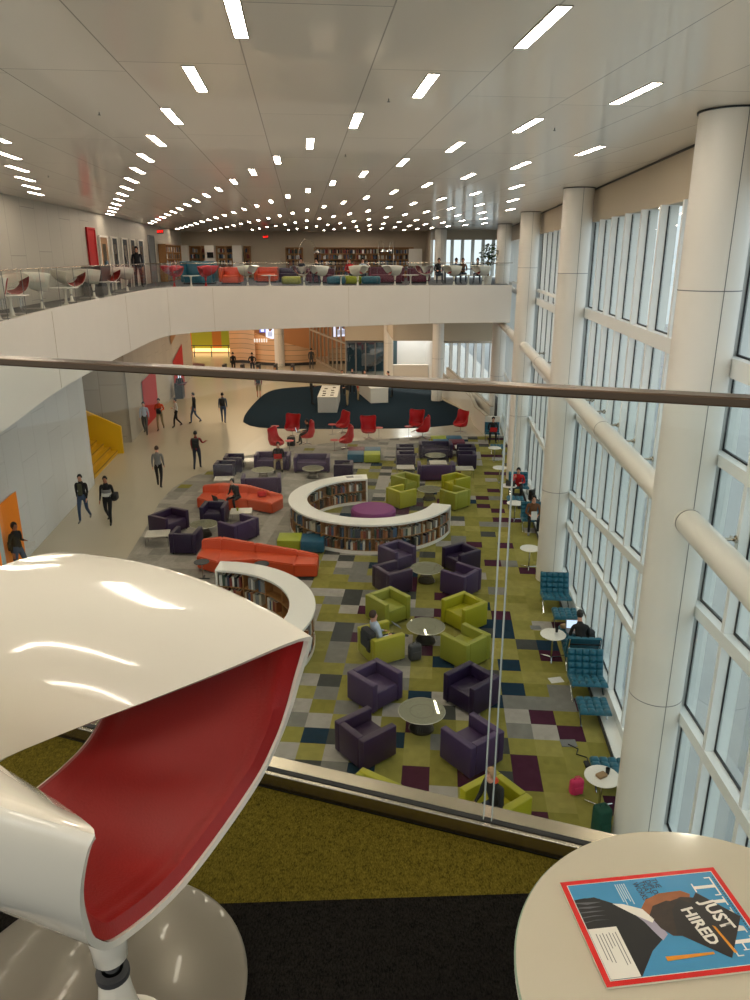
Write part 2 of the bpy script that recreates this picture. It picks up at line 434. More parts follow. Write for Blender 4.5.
facade(9.7, 20.0, [(-.03, .24), (-2.4, -2.75, .16), (-3.6, -5.0, .17), (-5.1, -5.85, .17), (H+.2, .25)], 2)
facade(20.0, 30.3, [(.1, .1), (-.3, .24), (-2.7, .2), (-5.0, .2), (H+.2, .25)], 3)
facade(30.3, 41.0, [(.1, .1), (-.3, .24), (-2.7, .2), (-5.0, .2), (H+.2, .25)], 4)
facade(41.0, 50.2, [(-.1, .3), (-2.7, .2), (-5.0, .2), (H+.2, .25)], 5)
# header above the facade
m = MB(); m.prism([(facx(-4, .57), -4), (facx(50.2, .57), 50.2), (facx(50.2, .9), 50.2), (facx(-4, .9), -4)], 2.17, CZ)
struct(m.build('wall_right', 'beige_paint'))
m = MB(); m.prism([(facx(-4, .54), -4), (facx(50.2, .54), 50.2), (facx(50.2, .58), 50.2), (facx(-4, .58), -4)], CZ-.03, CZ-.002)
struct(m.build('trim_3', 'black_gasket'))
m = MB(); m.prism([(facx(-4, .22), -4), (facx(50.2, .22), 50.2), (facx(50.2, .62), 50.2), (facx(-4, .62), -4)], H, H+.12)
struct(m.build('baseboard_right', 'white_frame'))
m = MB(); m.prism([(facx(-4, .19), -4), (facx(36, .19), 36), (facx(36, .22), 36), (facx(-4, .22), -4)], H, H+.09)
struct(m.build('baseboard_right', 'dark_grey'))
# far upper window wall
window_wall('window_6', (facx(50.2, .62), 50.2), (3.6, 50.0), .15, 2.36, 0, .62, .16, .2)
vwall('wall_back', (facx(50.2, .62), 50.1), (3.6, 49.9), 2.36, CZ, 'beige_paint')
# lower far windows + header + side
window_wall('window_7', (8.9, 54), (4.3, 54), H+.6, -4.5, 0, .55, .2, .2)
vwall('wall_back', (8.9, 53.95), (4.3, 53.95), -4.5, -3.6, 'steel')
vwall('wall_back', (8.9, 53.9), (4.3, 53.9), H, H+.6, 'white_paint')
vwall('wall_back', (8.4, 50.0), (1.35, 50.0), -3.92, -1.7, 'beige_paint')
vwall('wall_back', (1.35, 50.0), (1.0, 57.5), -3.92, -1.7, 'beige_paint')
vwall('wall_back', (1.0, 57.6), (-2.25, 57.6), -4.7, -1.7, 'beige_paint')
# bright room behind
vwall('wall_back', (4.3, 62), (1.2, 62), H, -2, 'white_frame')
vwall('wall_right', (4.3, 54), (4.3, 62), H, -2, 'white_frame')
vwall('wall_back', (-2.2, 64), (-5.2, 72), H, -2, 'white_paint')
vwall('wall_back', (-6, 75.5), (-22, 75.5), H, -1.7, 'orange_door')
# columns
def column(x, y, z0, z1, r=.375):
    c = MB(); c.cyl((0, 0, z0), r, z1-z0, 40)
    o = c.build('trim_4', 'column_paint', smooth=True, loc=(x, y, 0)); struct(o)
    j = MB()
    for z in (.93, -4.85): 
        if z0 < z < z1: j.cyl((0, 0, z), r+.002, .012, 40)
    j.box((.02, -r, (z0+z1)/2), (.008, .006, z1-z0))
    j.build('joint', 'mid_grey', o)
    t = MB(); t.cyl((0, 0, z1-.02), r+.02, .019, 40); t.build('collar', 'black_gasket', o)
for (x, y) in ((4.18, 9.66), (5.05, 19.87), (5.91, 30.18), (6.71, 40.96)): column(x, y, H, CZ)
column(4.02, 48.2, H, CZ, .36)
column(1.02, 57.3, H, -1.7, .36); column(-8.15, 64.3, H, -1.7, .42)
# tubular beam between the columns at mid height
def beam(p, q, n):
    b = MB(); b.cyl((p[0], p[1], -2.0), .175, 0, 28, c2=(q[0], q[1], -2.0))
    o = b.build('trim_5', 'column_paint', smooth=True); struct(o)
    c = MB(); d = Vector((q[0]-p[0], q[1]-p[1], 0)); 
    for t in (.045, .5, .955):
        a = Vector((p[0], p[1], -2))+d*t; e = a+d.normalized()*.015
        c.cyl(a, .178, 0, 28, c2=e)
    c.build('joint', 'dark_grey', o)
pts = [(3.4, .2), (4.18, 9.66), (5.05, 19.87), (5.91, 30.18), (6.71, 40.96)]
for i in range(4): beam(pts[i], pts[i+1], i)
bk = 0
for y in [6.0, 7.3, 8.5, 11.0, 12.3, 13.6, 15.0, 16.4, 17.8, 22., 24.5, 27.]:
    bk += 1
    x0 = 3.19+.0875*y+(.32 if y < 9.6 else .15); b = MB(); b.cyl((x0, y, -1.95), .022, 0, 8, c2=(facx(y, .6), y, -1.95)); b.cyl((facx(y, .47), y, -1.95), .05, 0, 10, c2=(facx(y, .5), y, -1.95))
    b.box((facx(y, .45), y, -1.95), (.03, .16, .04))
    tag(b.build('glazing_bracket', 'steel'), 'short steel bracket tying the round white beam to the window mullions', 'bracket', 'steel brackets between beam and facade')
# ground outside
struct(MB().quad((3, -30, H-.32), (80, -30, H-.32), (80, 110, H-.32), (9.3, 110, H-.32)).build('floor', 'concrete', fix=False))

# carpets
cp = [(-7.2, 10), (-7.5, 17), (-7.63, 20.52), (-7.69, 21.29), (-7.89, 23.85), (-8.22, 27.02), (-8.19, 28.83), (-7.79, 30.42), (-7.12, 31.6), (-6.77, 32.68), (-6.0, 34.0), (-4.63, 35.27), (-2.27, 36.51), (-.26, 37.15), (1.29, 37.6), (3.9, 37.82), (facx(38, .2), 38.0), (facx(-3, .2), -3), (-7, -3)]
o = MB().prism(cp, H, H+.012).build('floor', 'tile_carpet'); struct(o)
nv = [(-7.49, 41.52), (-7.7, 43.2), (-7.75, 45.5), (-7.7, 48.5), (-7.5, 51.2), (-6.9, 52.7), (-5.4, 53.48), (-2.58, 54.6), (1.84, 54.6), (3.9, 53.5), (4.2, 50.5), (4.3, 48.6), (4.9, 46.6), (5.42, 44.6), (5.5, 43.2), (5.1, 41.5), (4.51, 40.73), (2.46, 39.96), (-.82, 39.71), (-5.17, 39.71), (-6.77, 40.22)]
tag(MB().prism(smooth_line(nv+[nv[0]], 1)[:-1], H, H+.014).build('area_carpet', 'navy_carpet'), 'dark navy oval carpet under the white counters on the pale hall floor', 'carpet')

# near platform (upper floor at the camera) and its glass balustrade
def gy(x): return 1.556-.345*x
struct(MB().prism([(-5, -3.5), (3.25, -3.5), (3.1, gy(3.1)-.03), (-5, gy(-5)-.03)], -.4, -.004).build('floor', 'dark_grey'))
sp_ = lambda x: 1.27+.04*x
struct(MB().prism([(-5, sp_(-5)), (.66, sp_(.66)), (-5, gy(-5)-.023)], -.004, .004).build('floor', 'green_pile'))
struct(MB().prism([(-5, -3.4), (3.0, -3.4), (3.0, gy(3.0)-.05), (.66, sp_(.66)), (-5, sp_(-5))], -.004, .004).build('floor', 'black_pile'))
rail = empty('glass_railing', (0, 0, 0), 0, 'clear glass balustrade with flat bronze handrail and steel base channel beside the near chair', 'railing')
ang = math.atan(-.345)
def railbox(mb, x0, x1, d0, d1, z0, z1, bev=0):
    k = Vector((math.cos(ang), math.sin(ang))); n = Vector((-k.y, k.x))
    P0 = Vector((x0, gy(x0))); P1 = Vector((x1, gy(x1)))
    c = (P0+P1)/2+n*(d0+d1)/2
    mb.box((c.x, c.y, (z0+z1)/2), ((P1-P0).length, d1-d0, z1-z0), ang, bev)
m = MB(); railbox(m, -4.5, 3, -.022, .05, 0, .045, .002); 
m.build('base_channel', 'steel', rail)
m = MB(); railbox(m, -4.5, 3, -.010, .004, .0452, .0475); m.build('gasket', 'black', rail)
m = MB(); railbox(m, -4.5, 3, -.018, .03, 1.074, 1.092, .003); m.build('handrail', 'bronze_steel', rail)
for (a, b) in ((-4.5, -2.33), (-2.31, -1.052), (-1.03, .262), (.28, 1.6), (1.62, 3.)):
    m = MB(); railbox(m, a, b, -.006, .006, .046, 1.074); p = m.build('glass_pane', 'rail_glass', rail)
    for (ea, eb) in ((a-.0008, a+.0014), (b-.0014, b+.0008)):
        e = MB(); railbox(e, ea, eb, -.0062, .0062, .046, 1.074); e.build('pane_edge', 'teal_edge' if abs(ea+1.052) < .004 else 'glass_edge', p)
m = MB(); railbox(m, -4.5, 3, .05, .06, -.45, .02); m.build('fascia_plate', 'steel', rail)

# far balustrade
rail2 = empty('glass_railing', (0, 0, 0), 0, 'long curving glass balustrade along the edge of the opposite mezzanine', 'railing')
er = [e for e in edge3]
def off(p, d):
    out = []
    for i, a in enumerate(p):
        t = Vector(p[min(i+1, len(p)-1)])-Vector(p[max(i-1, 0)]); t.normalize(); n = Vector((-t.y, t.x)); out.append((a[0]+n.x*d, a[1]+n.y*d))
    return out
ein = off(er, .06)
acc = 0; cur = [ein[0]]; panes = []
dense = []
for a, b in zip(ein, ein[1:]):
    L = math.hypot(b[0]-a[0], b[1]-a[1]); k = max(1, int(L/.15))
    for i in range(k): dense.append((a[0]+(b[0]-a[0])*i/k, a[1]+(b[1]-a[1])*i/k))
dense.append(ein[-1])
run = [dense[0]]; L = 0
for a, b in zip(dense, dense[1:]):
    L += math.hypot(b[0]-a[0], b[1]-a[1]); run.append(b)
    if L > 1.5: panes.append(run); run = [b]; L = 0
for r_ in panes:
    m = MB(); m.grid([[(x, y, .03), (x, y, 1.05)] for x, y in r_]); p = m.build('glass_pane', 'rail_glass', rail2)
    e = MB(); x, y = r_[0]; e.box((x, y, .54), (.012, .012, 1.02)); e.build('pane_edge', 'mid_grey', p)
m = MB(); m.tube([(x, y, 1.06) for x, y in dense[::3]], .018, 6); m.build('handrail', 'steel', rail2)

# ------------------------------------------------------------------ ceiling lights
def make_light():
    r = empty('ceiling_light', (0, 0, 0), 0, 'recessed slot light in the ceiling', 'ceiling light', 'slot lights in the ceiling')
    m = MB(); m.box((0, 0, -.004), (.10, 1.06, .006)); m.build('diffuser', 'lamp_glow', r)
    f = MB()
    for s in (-1, 1): f.box((s*.055, 0, -.003), (.010, 1.08, .008)); f.box((0, s*.535, -.003), (.12, .010, .008))
    f.build('frame', 'lamp_rim', r)
    return r
L0 = make_light(); KIDS[L0.name] = list(L0.children); firstL = True
for i in range(-4, 24):
    for j in range(-4, 9):
        u = -.4-.545*i+2.235*j; v = 6.13+2.035*i+(.05*j+.035*j*j if j >= 0 else .12*j)
        x, y = W(u, v)
        if u < -7.5 or x > facx(y, -.64) or v > 51.5 or y < -3: continue
        if firstL: o = L0; firstL = False
        else: o = dup(L0, (0, 0, 0), 0, '')
        o.location = (x, y, CZ); o.rotation_euler.z = -AX
        nr = y < 9
        o['label'] = 'recessed white slot light in the beige ceiling above the atrium' if y < 36 else 'small recessed slot light in the ceiling over the far mezzanine'
        o['group'] = 'slot lights over the atrium' if y < 36 else 'slot lights over the far mezzanine'
# sprinklers + exit sign
for k, (u, v) in enumerate([(1.0, 8.9), (-2.3, 10), (3.4, 10.6), (.8, 13.5), (-5.2, 17.5)]):
    x, y = W(u, v); m = MB(); m.cyl((0, 0, -.03), .006, .03, 8); m.cyl((0, 0, -.034), .018, .005, 12)
    tag(m.build('sprinkler', 'mid_grey', loc=(x, y, CZ)), 'small sprinkler head hanging from the beige ceiling', 'sprinkler', 'ceiling sprinklers')
for (x, y, z, lb) in [(-11.3, 41.6, 2.6, 'small red exit sign under the ceiling near the mezzanine doors'), (-7.0, 50.5, 2.55, 'small red exit sign near the far mezzanine wall')]:
    e = empty('exit_sign', (x, y, z), 0, lb, 'sign')
    m = MB(); m.box((0, 0, 0), (.34, .05, .2)); m.build('housing', 'dark_grey', e)
    cu = bpy.data.curves.new('t', 'FONT'); cu.body = 'EXIT'; cu.size = .16; cu.align_x = 'CENTER'; cu.align_y = 'CENTER'; cu.extrude = .003
    t = bpy.data.objects.new('t', cu); COL.objects.link(t); dg = bpy.context.evaluated_depsgraph_get()
    me = bpy.data.meshes.new_from_object(t.evaluated_get(dg)); bpy.data.objects.remove(t)
    me.materials.clear(); me.materials.append(mat('exit_red', (255, 30, 20), emit=3.))
    q = link('lettering', me, e, (0, -.03, 0)); q.rotation_euler.x = PI/2
    m = MB(); m.box((0, 0, CZ-z-.17), (.02, .02, .15)); m.build('stem', 'mid_grey', e)

# ------------------------------------------------------------------ doors on left walls
def wall_obj(name, u, v, z, m_, size, label=None, cat=None):
    mb = MB(); mb.box((0, 0, 0), size); o = mb.build(name, m_); x, y = W(u, v); o.location = (x, y, z); o.rotation_euler.z = -AX
    return o
dn = 1
def door_uw(u, v0, v1, z0, z1, m_, frame='mid_grey', glass=False):
    global dn
    o = wall_obj('door_%d' % dn, u+.02, (v0+v1)/2, (z0+z1)/2, m_, (.05, v1-v0, z1-z0)); struct(o); dn += 1
    f = MB(); t = .07
    f.box((.03, -(v1-v0)/2-t/2, 0), (.06, t, z1-z0)); f.box((.03, (v1-v0)/2+t/2, 0), (.06, t, z1-z0)); f.box((.03, 0, (z1-z0)/2+t/2), (.06, v1-v0+2*t, t))
    f.build('frame', frame, o)
    return o
door_uw(-7.9, 30.25, 31.3, .0, 2.32, 'red_door', 'red_door')
for v0, v1, m_ in ((32.0, 33.2, 'wood'), (34.0, 34.9, 'dark_grey'), (35.9, 36.9, 'dark_grey'), (37.6, 38.5, 'dark_grey'), (39.4, 40.5, 'dark_grey'), (42.1, 43.6, 'mid_grey')):
    d = door_uw(-7.9, v0, v1, .0, 2.08 if v1 < 42 else 2.36, m_, 'white_paint' if v1 < 42 else 'mid_grey')
    if v1 < 42:
        h = MB(); h.box((.05, .3, 0), (.03, .04, .3)); h.box((.035, 0, 0), (.01, (v1-v0)*.45, 1.6)); h.build('door_handle', 'chrome', d)
def door_poly(name, u, pts, m_):
    """flat coloured opening in the left wall with slanted edges; pts = (v, z)"""
    mb = MB(); c = [W(u+.03, v) for v, z in pts]
    mb.quad(*[(x, y, z) for (x, y), (v, z) in zip(c, pts)]); o = mb.build(name, m_, fix=False); return struct(o)
door_poly('door_20', -8.7, [(41.0, H), (45.0, H), (45.0, -4.9), (41.0, -5.05)], 'red_door')
door_poly('door_21', -8.7, [(51.2, H), (55.6, H), (55.6, -4.6), (51.2, -5.3)], 'red_door')
door_poly('door_22', -8.67, [(19.6, H), (22.1, H), (22.1, -5.3), (19.6, -5.3)], 'orange_door')
door_poly('window_20', -8.7, [(51.0, -4.2), (55.4, -3.4), (55.4, -2.4), (51.0, -3.2)], 'wood')

# yellow stair
st = empty('staircase', W(-8.9, 30.7)+(H,), -AX, 'yellow staircase with solid yellow side panel descending from the recess in the left wall', 'staircase')
m = MB()
for i in range(11): m.box((-.15-.3*i-.0, 2.55, .085+.17*i), (.3, 4.2, .17)); 
for i in range(1, 11): m.box((-.15-.3*i, 2.55, .17*i/2), (.3, 4.2, .17*i))
m.build('steps', 'yellow_stair', st)
m = MB()
for i in range(11): m.box((.002-.3*i, 2.55, .165+.17*i), (.02, 4.2, .02))
m.build('nosing', mat('dark_yellow', (120, 92, 10)), st)
m = MB(); m.prism([(0.15, 4.65), (-4.2, 4.65), (-4.2, 4.85), (.15, 4.85)], 0, 1); 
m.bm.clear()
v = [(.25, 4.7, 0), (-4.1, 4.7, 0), (-4.1, 4.7, 3.5), (.25, 4.7, 1.3)]; w = [(a, 4.85, c) for a, b, c in v]
m.quad(*v); m.quad(*w[::-1])
for i in range(4): m.quad(v[i], v[(i+1) % 4], w[(i+1) % 4], w[i])
m.build('side_panel', 'yellow', st)

# ------------------------------------------------------------------ far entrance hall
wp = []
for k in range(13):
    t = k/12; x = -12.7+2.4*t; wp.append((x, 66.0+.9*math.sin(PI*t)-1.2*t))
m = MB(); m.grid([[(x, y, H+.25), (x, y, -2.0)] for x, y in wp]); struct(m.build('wall_back', 'wood_plank'))
wp2 = [(-10.35+ .4*k, 65.3-.9*math.sin(PI*k/13)) for k in range(14)]
m = MB(); m.grid([[(x, y, H+.25), (x, y, -4.85-.28*max(0, x+10.4))] for x, y in wp2]); struct(m.build('wall_back', 'wood_plank'))
m = MB(); m.grid([[(x, y+.02, H), (x, y+.02, H+.25)] for x, y in wp+wp2]); struct(m.build('baseboard_back', 'dark_grey'))
vwall('wall_back', (-4.6, 70.2), (-12.8, 70.2), H, -1.8, mat('orange_glow', (196, 140, 92), .6))
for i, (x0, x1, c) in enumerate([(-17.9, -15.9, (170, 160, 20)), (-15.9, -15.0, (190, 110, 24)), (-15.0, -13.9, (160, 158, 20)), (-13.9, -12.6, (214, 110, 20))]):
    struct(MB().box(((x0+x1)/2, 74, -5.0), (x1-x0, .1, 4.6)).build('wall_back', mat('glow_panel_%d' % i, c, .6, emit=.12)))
struct(MB().box((-15.2, 73.8, H+.25), (5.2, .3, .3)).build('trim_6', mat('warm_strip', (255, 214, 140), emit=1.6)))
b = empty('barrier_rail', (-15.3, 70.5, H), 0, 'thin dark metal barrier rail before the yellow and orange far wall', 'barrier')
for x in (-1.6, 0, 1.6): MB().cyl((x, 0, 0), .04, 1.05, 8).build('post', 'dark_grey', b)
MB().cyl((-2.6, 0, 1.05), .035, 0, 8, c2=(2.6, 0, 1.05)).build('rail', 'dark_grey', b)
MB().lathe([(.9, 0), (.95, .1), (.5, .12), (0, .12)], 24).build('planter', 'ottoman_maroon', None, True, (-15.6, 64.5, H))
o = bpy.data.objects['planter']; o.name = 'round_bench'; tag(o, 'low round dark red bench near the left wall of the far entrance', 'bench')
# display screen with two portraits
s_ = empty('display_screen', (-9.3, 69.95, -5.15), 0, 'bright wall screen showing two dark-haired people on white', 'screen')
MB().box((0, 0, 0), (1.5, .08, 1.35)).build('panel', mat('screen_white', (215, 225, 250), emit=1.3), s_)
for dx in (-.33, .33):
    g = MB(); g.cyl((dx, -.05, .18), .17, 0, 16, c2=(dx, -.07, .18)); g.build('portrait_hair', 'hair_black', s_)
    g = MB(); g.cyl((dx-.03, -.06, .08), .11, 0, 16, c2=(dx-.03, -.08, .08)); g.build('portrait_face', 'skin_light', s_)
    g = MB(); g.prism([(dx-.26, -.08), (dx+.2, -.08), (dx+.2, -.06), (dx-.26, -.06)], -.5, -.06); g.build('portrait_shirt', mat('pale_shirt', (190, 200, 225), emit=.6), s_)
s2 = empty('display_screen', (-10.35, 69.95, -5.05), 0, 'small bluish wall screen left of the bright portrait screen', 'screen')
MB().box((0, 0, 0), (.55, .06, .45)).build('panel', mat('screen_blue', (90, 110, 200), emit=.8), s2)
MB().box((0, -.035, -.04), (.3, .02, .2)).build('picture', mat('screen_white', (1, 1, 1)), s2)
sg = empty('wall_sign', (-9.7, 64.2, -5.4), .1, 'row of white block letters on the curved wood-clad desk wall', 'sign')
for k in range(6): MB().box((-.5+.2*k, 0, 0), (.11, .04, .3)).build('letter_block', mat('sign_white', (250, 250, 245), emit=.5), sg)
# turnstiles
gt = empty('security_gate', (-11.7, 58.18, H), 0, 'leftmost of the five dark entry gates across the far hall', 'gate')
MB().box((0, 0, .5), (.22, .9, 1.0), bev=.03).build('pedestal', 'dark_grey', gt)
MB().box((0, -.46, .55), (.16, .02, .5)).build('front_panel', 'wood', gt)
MB().box((0, -.47, .3), (.05, .02, .05)).build('green_light', mat('green_led', (20, 255, 60), emit=3), gt)
MB().box((.35, 0, .65), (.5, .02, .75)).build('glass_wing', 'rail_glass', gt)
KIDS[gt.name] = list(gt.children)
for x, lb in ((-10.3, 'second from left of the five dark entry gates across the far hall'), (-9.05, 'middle of the five dark entry gates across the far hall'), (-7.72, 'fourth from left of the five dark entry gates across the far hall'), (-6.4, 'rightmost of the five dark entry gates across the far hall')):
    dup(gt, (x, 58.18, H), 0, lb)
for o in [gt]+[o for o in COL.objects if o.name.startswith('security_gate.')]: o['group'] = 'entry gates'
# diagonal glass wall with timber frames
def frame_wall(name, p, q, z0, z1, n, fm, gm='door_glass', rails=()):
    dx, dy = q[0]-p[0], q[1]-p[1]; L = math.hypot(dx, dy); rz = math.atan2(dy, dx)-PI/2
    r = link(name, None, None, (p[0], p[1], 0), rz); struct(r)
    MB().quad((0, 0, z0), (0, L, z0), (0, L, z1), (0, 0, z1)).build('pane', gm, r, fix=False)
    f = MB()
    for i in range(n+1): f.box((0, L*i/n, (z0+z1)/2), (.12, .1, z1-z0))
    for z in (z0+.1, z1-.1)+tuple(rails): f.box((0, L/2, z), (.12, L, .14))
    f.build('frame', fm, r); return r
frame_wall('window_8', (-2.25, 58.2), (-6.0, 70), H, -3.0, 9, 'beige_paint', rails=(-5.0,))
frame_wall('window_9', (.75, 57.7), (-2.2, 57.7), H, -4.7, 4, 'mid_grey')
struct(MB().box((-.7, 61.5, -5.4), (5, .2, 4.4)).build('wall_back', mat('dusk_blue', (70, 92, 100), .6)))
o = MB(); 
for k in range(8): o.box((-.9+.25*k, 60.2, H+.12+.2*k), (.3, 1.4, .2))
tag(o.build('staircase', 'dark_grey'), 'dark stair seen through the entrance vestibule glass', 'staircase')
# white counter in bright room
k = MB(); k.box((0, 0, .5), (2.7, .5, 1.0)); o = k.build('service_counter', 'white_paint', None, False, (2.75, 57.9, H)); tag(o, 'long pale counter in front of the bright room behind the navy carpet', 'counter')
k = MB()
random.seed(3)
for i in range(26): 
    k.box((1.45+random.random()*2.6, 61.9, H+1.3+random.random()*2.6), (.07, .02, .07))
tag(k.build('wall_pin', 'black'), 'scatter of small dark round marks on the bright back room wall', 'wall decoration', kind='stuff')
# ramp walls with sloping top (right, behind the far carpet)
def ramp(p, q, zt0, zt1, th=.18, name='trim_7', m_='white_paint', cap=True):
    mb = MB(); d = Vector((q[0]-p[0], q[1]-p[1])).normalized(); n = Vector((-d.y, d.x))*th
    a = [(p[0], p[1]), (q[0], q[1]), (q[0]+n.x, q[1]+n.y), (p[0]+n.x, p[1]+n.y)]
    mb.prism([(a[0][0], a[0][1], H, zt0), (a[1][0], a[1][1], H, zt1), (a[2][0], a[2][1], H, zt1), (a[3][0], a[3][1], H, zt0)], H, 0)
    o = struct(mb.build(name, m_))
    if cap:
        c = MB(); c.prism([(a[0][0], a[0][1], zt0, zt0+.05), (a[1][0], a[1][1], zt1, zt1+.05), (a[2][0], a[2][1], zt1, zt1+.05), (a[3][0], a[3][1], zt0, zt0+.05)], 0, 0); c.build('cap_rail', 'beige_paint', o)
ramp((4.35, 50.2), (5.2, 46.6), H+1.5, H+1.2); ramp((5.2, 46.6), (5.62, 43.4), H+1.2, H+1.05); ramp((5.62, 43.4), (5.5, 40.8), H+1.05, H+1.0); ramp((5.5, 40.8), (5.75, 38.3), H+1.0, H+1.0); ramp((5.75, 38.3), (6.5, 38.1), H+1.0, H+1.0, cap=False)
ramp((5.0, 52.5), (6.35, 40.6), H+1.5, H+1.05)
tag(MB().box((0, 0, 0), (.05, .6, 1.5)).build('wall_opening', 'dark_grey', None, False, (6.6, 40.2, H+.95)), 'dark narrow panel in the pale wall beside the far column', 'panel')

# ------------------------------------------------------------------ furniture makers
def armchair(fab, wd=.86, name='armchair'):
    r = empty(name)
    d = .80; a = .14; hh = .68
    MB().box((0, 0, .235), (wd-.05, d-.05, .33), bev=.015).build('base', fab, r, True)
    MB().box((0, -.055, .39), (wd-2*a-.01, d-a-.03, .13), bev=.035, seg=3).build('seat_cushion', fab, r, True)
    MB().box((0, d/2-a/2, .375), (wd-2*a-.005, a, .63), bev=.022, seg=3).build('backrest', fab, r, True)
    for s in (-1, 1): MB().box((s*(wd/2-a/2), 0, .375), (a, d, .63), bev=.022, seg=3).build('armrest', fab, r, True)
    f = MB()
    for sx in (-1, 1):
        for sy in (-1, 1): f.cyl((sx*(wd/2-.08), sy*(d/2-.08), 0), .02, .075, 10)
    f.build('feet', 'black', r)
    KIDS[r.name] = list(r.children); FAB.add(MATS[fab].name); return r
def place(root, x, y, rz, label, cat, group=None, fab=None, z=H, first=None):
    if root.name not in USED: USED.add(root.name); o = root; o.location = (x, y, z); o.rotation_euler.z = rz; o['label'] = label
    else: o = dup(root, (x, y, z), rz, label)
    if group: o['group'] = group
    o['category'] = cat
    if fab:
        for ch in o.children:
            if ch.material_slots and ch.material_slots[0].material.name in FAB: ch.material_slots[0].link = 'OBJECT'; ch.material_slots[0].material = MATS[fab]
    return o
USED = set()
AC = armchair('purple'); LS = armchair('lavender', 1.55, 'loveseat'); WC = armchair('lavender', 1.12, 'wide_armchair')
FAB |= {'purple', 'lavender', 'olive', 'lime', 'dark_purple', 'teal', 'ottoman_blue', 'egg_red'}
Z0 = H+.012
def ac(x, y, tgt, label, fab, group=None): return place(AC, x, y, toward((x, y), tgt), label, 'armchair', group, fab, Z0)
T1, T2, T3, T4 = (.92, 12.63), (1.23, 16.2), (1.48, 19.75), (2.09, 27.4)
ac(.0, 13.62, (.95, 12.6), 'purple cube armchair in the near cluster, left of its glass table at the back', 'lavender')
ac(2.0, 13.5, (.95, 12.6), 'dark purple cube armchair in the near cluster, right of its glass table at the back', 'dark_purple')
ac(-.18, 11.82, (.95, 12.75), 'purple cube armchair at the front left of the nearest glass table', 'purple')
ac(1.78, 11.62, (.95, 12.7), 'violet cube armchair at the front right of the nearest glass table', 'lavender')
ac(.33, 17.3, T2, 'olive green cube armchair behind the seated man, back left of the glass table', 'olive')
ac(2.25, 17.0, T2, 'bright lime cube armchair at the back right of the glass table opposite the seated man', 'lime')
ac(.14, 15.42, (1.2, 16.0), 'lime green cube armchair in which the man in a pale shirt sits', 'lime')
ac(2.08, 15.25, T2, 'olive green cube armchair at the front right of the glass table near the seated man', 'olive')
ac(.66, 20.72, T3, 'purple cube armchair just below the middle of the large curved bookcase', 'lavender')
ac(2.56, 20.5, T3, 'dark purple cube armchair just below the right end of the large curved bookcase', 'dark_purple')
ac(.48, 19.1, T3, 'plum cube armchair in the third cluster from the front, front left of its table', 'purple')
ac(2.38, 18.95, T3, 'violet cube armchair in the third cluster from the front, front right of its table', 'lavender')
ac(1.2, 28.3, T4, 'olive cube armchair inside the opening of the curved bookcase, back left of its table', 'olive')
ac(.98, 26.55, T4, 'lime cube armchair nearest the inside of the curved bookcase', 'lime')
ac(3.2, 28.2, T4, 'lime cube armchair behind the curved bookcase, back right of its table', 'lime')
ac(2.98, 26.4, T4, 'olive cube armchair above the right end of the curved bookcase', 'olive')
ac(1.38, 33.1, (2.6, 33.1), "dark purple armchair, rear one of two facing right in the far cluster", 'dark_purple')
ac(1.34, 31.85, (2.6, 31.9), "dark purple armchair, front one of two facing right in the far cluster", 'dark_purple')
ac(4.18, 33.1, (2.6, 33.1), "dark purple armchair, rear one of two facing left in the far cluster", 'dark_purple')
ac(4.05, 31.85, (2.6, 31.9), "dark purple armchair, front one of two facing left in the far cluster", 'dark_purple')
ac(-1.32, 30.2, (-2.6, 30.2), 'purple armchair with bags on it beside the far end of the curved bookcase', 'dark_purple')
ac(-6.15, 31.35, (-5., 31.4), "dark purple armchair, rear one of a pair at the grey carpet's left edge", 'dark_purple')
ac(-6.33, 30.2, (-5., 30.2), "dark purple armchair, front one of a pair at the grey carpet's left edge", 'dark_purple')
ac(-5.62, 24.65, (-5.65, 23.4), 'deep purple armchair between the two orange sofas beside a low white table', 'dark_purple')
ac(-5.98, 22.05, (-5.9, 23.3), 'dark purple armchair seen from behind, beside the low white table at the left carpet edge', 'dark_purple')
ac(1.95, 9.95, (.9, 9.2), 'lime armchair partly hidden behind the steel base of the near railing, with a curly-haired person', 'lime')
ac(-.12, 10.0, (.9, 9.3), 'lime armchair corner just showing behind the steel base of the near railing', 'lime')
def ls(x, y, rz, label, fab): return place(LS, x, y, rz, label, 'sofa', None, fab, Z0)
ls(2.82, 33.7, face(0, -1), 'deep purple two-seat sofa facing the viewer in the far right cluster', 'dark_purple')
ls(2.56, 30.1, face(0, 1), 'violet two-seat sofa seen from behind in the far right cluster', 'lavender')
ls(-2.74, 31.35, face(0, -1), 'lavender two-seat sofa behind a round glass table, left of the curved bookcase', 'lavender')
ls(-4.5, 31.7, face(0, -1), 'lavender two-seat sofa where the person with a red laptop sits', 'lavender')
ls(-4.5, 28.25, face(-.1, 1), 'lavender two-seat sofa seen from behind, just behind the upper orange sofa', 'lavender')
place(WC, -4.5, 23.05, face(-.8, .6), 'lavender wide armchair with its back to us, right of the table between orange sofas', 'armchair', None, 'lavender', Z0)
place(WC, -6.98, 23.75, face(.92, -.5), 'purple wide armchair at the left edge of the grey carpet', 'armchair', None, 'purple', Z0)

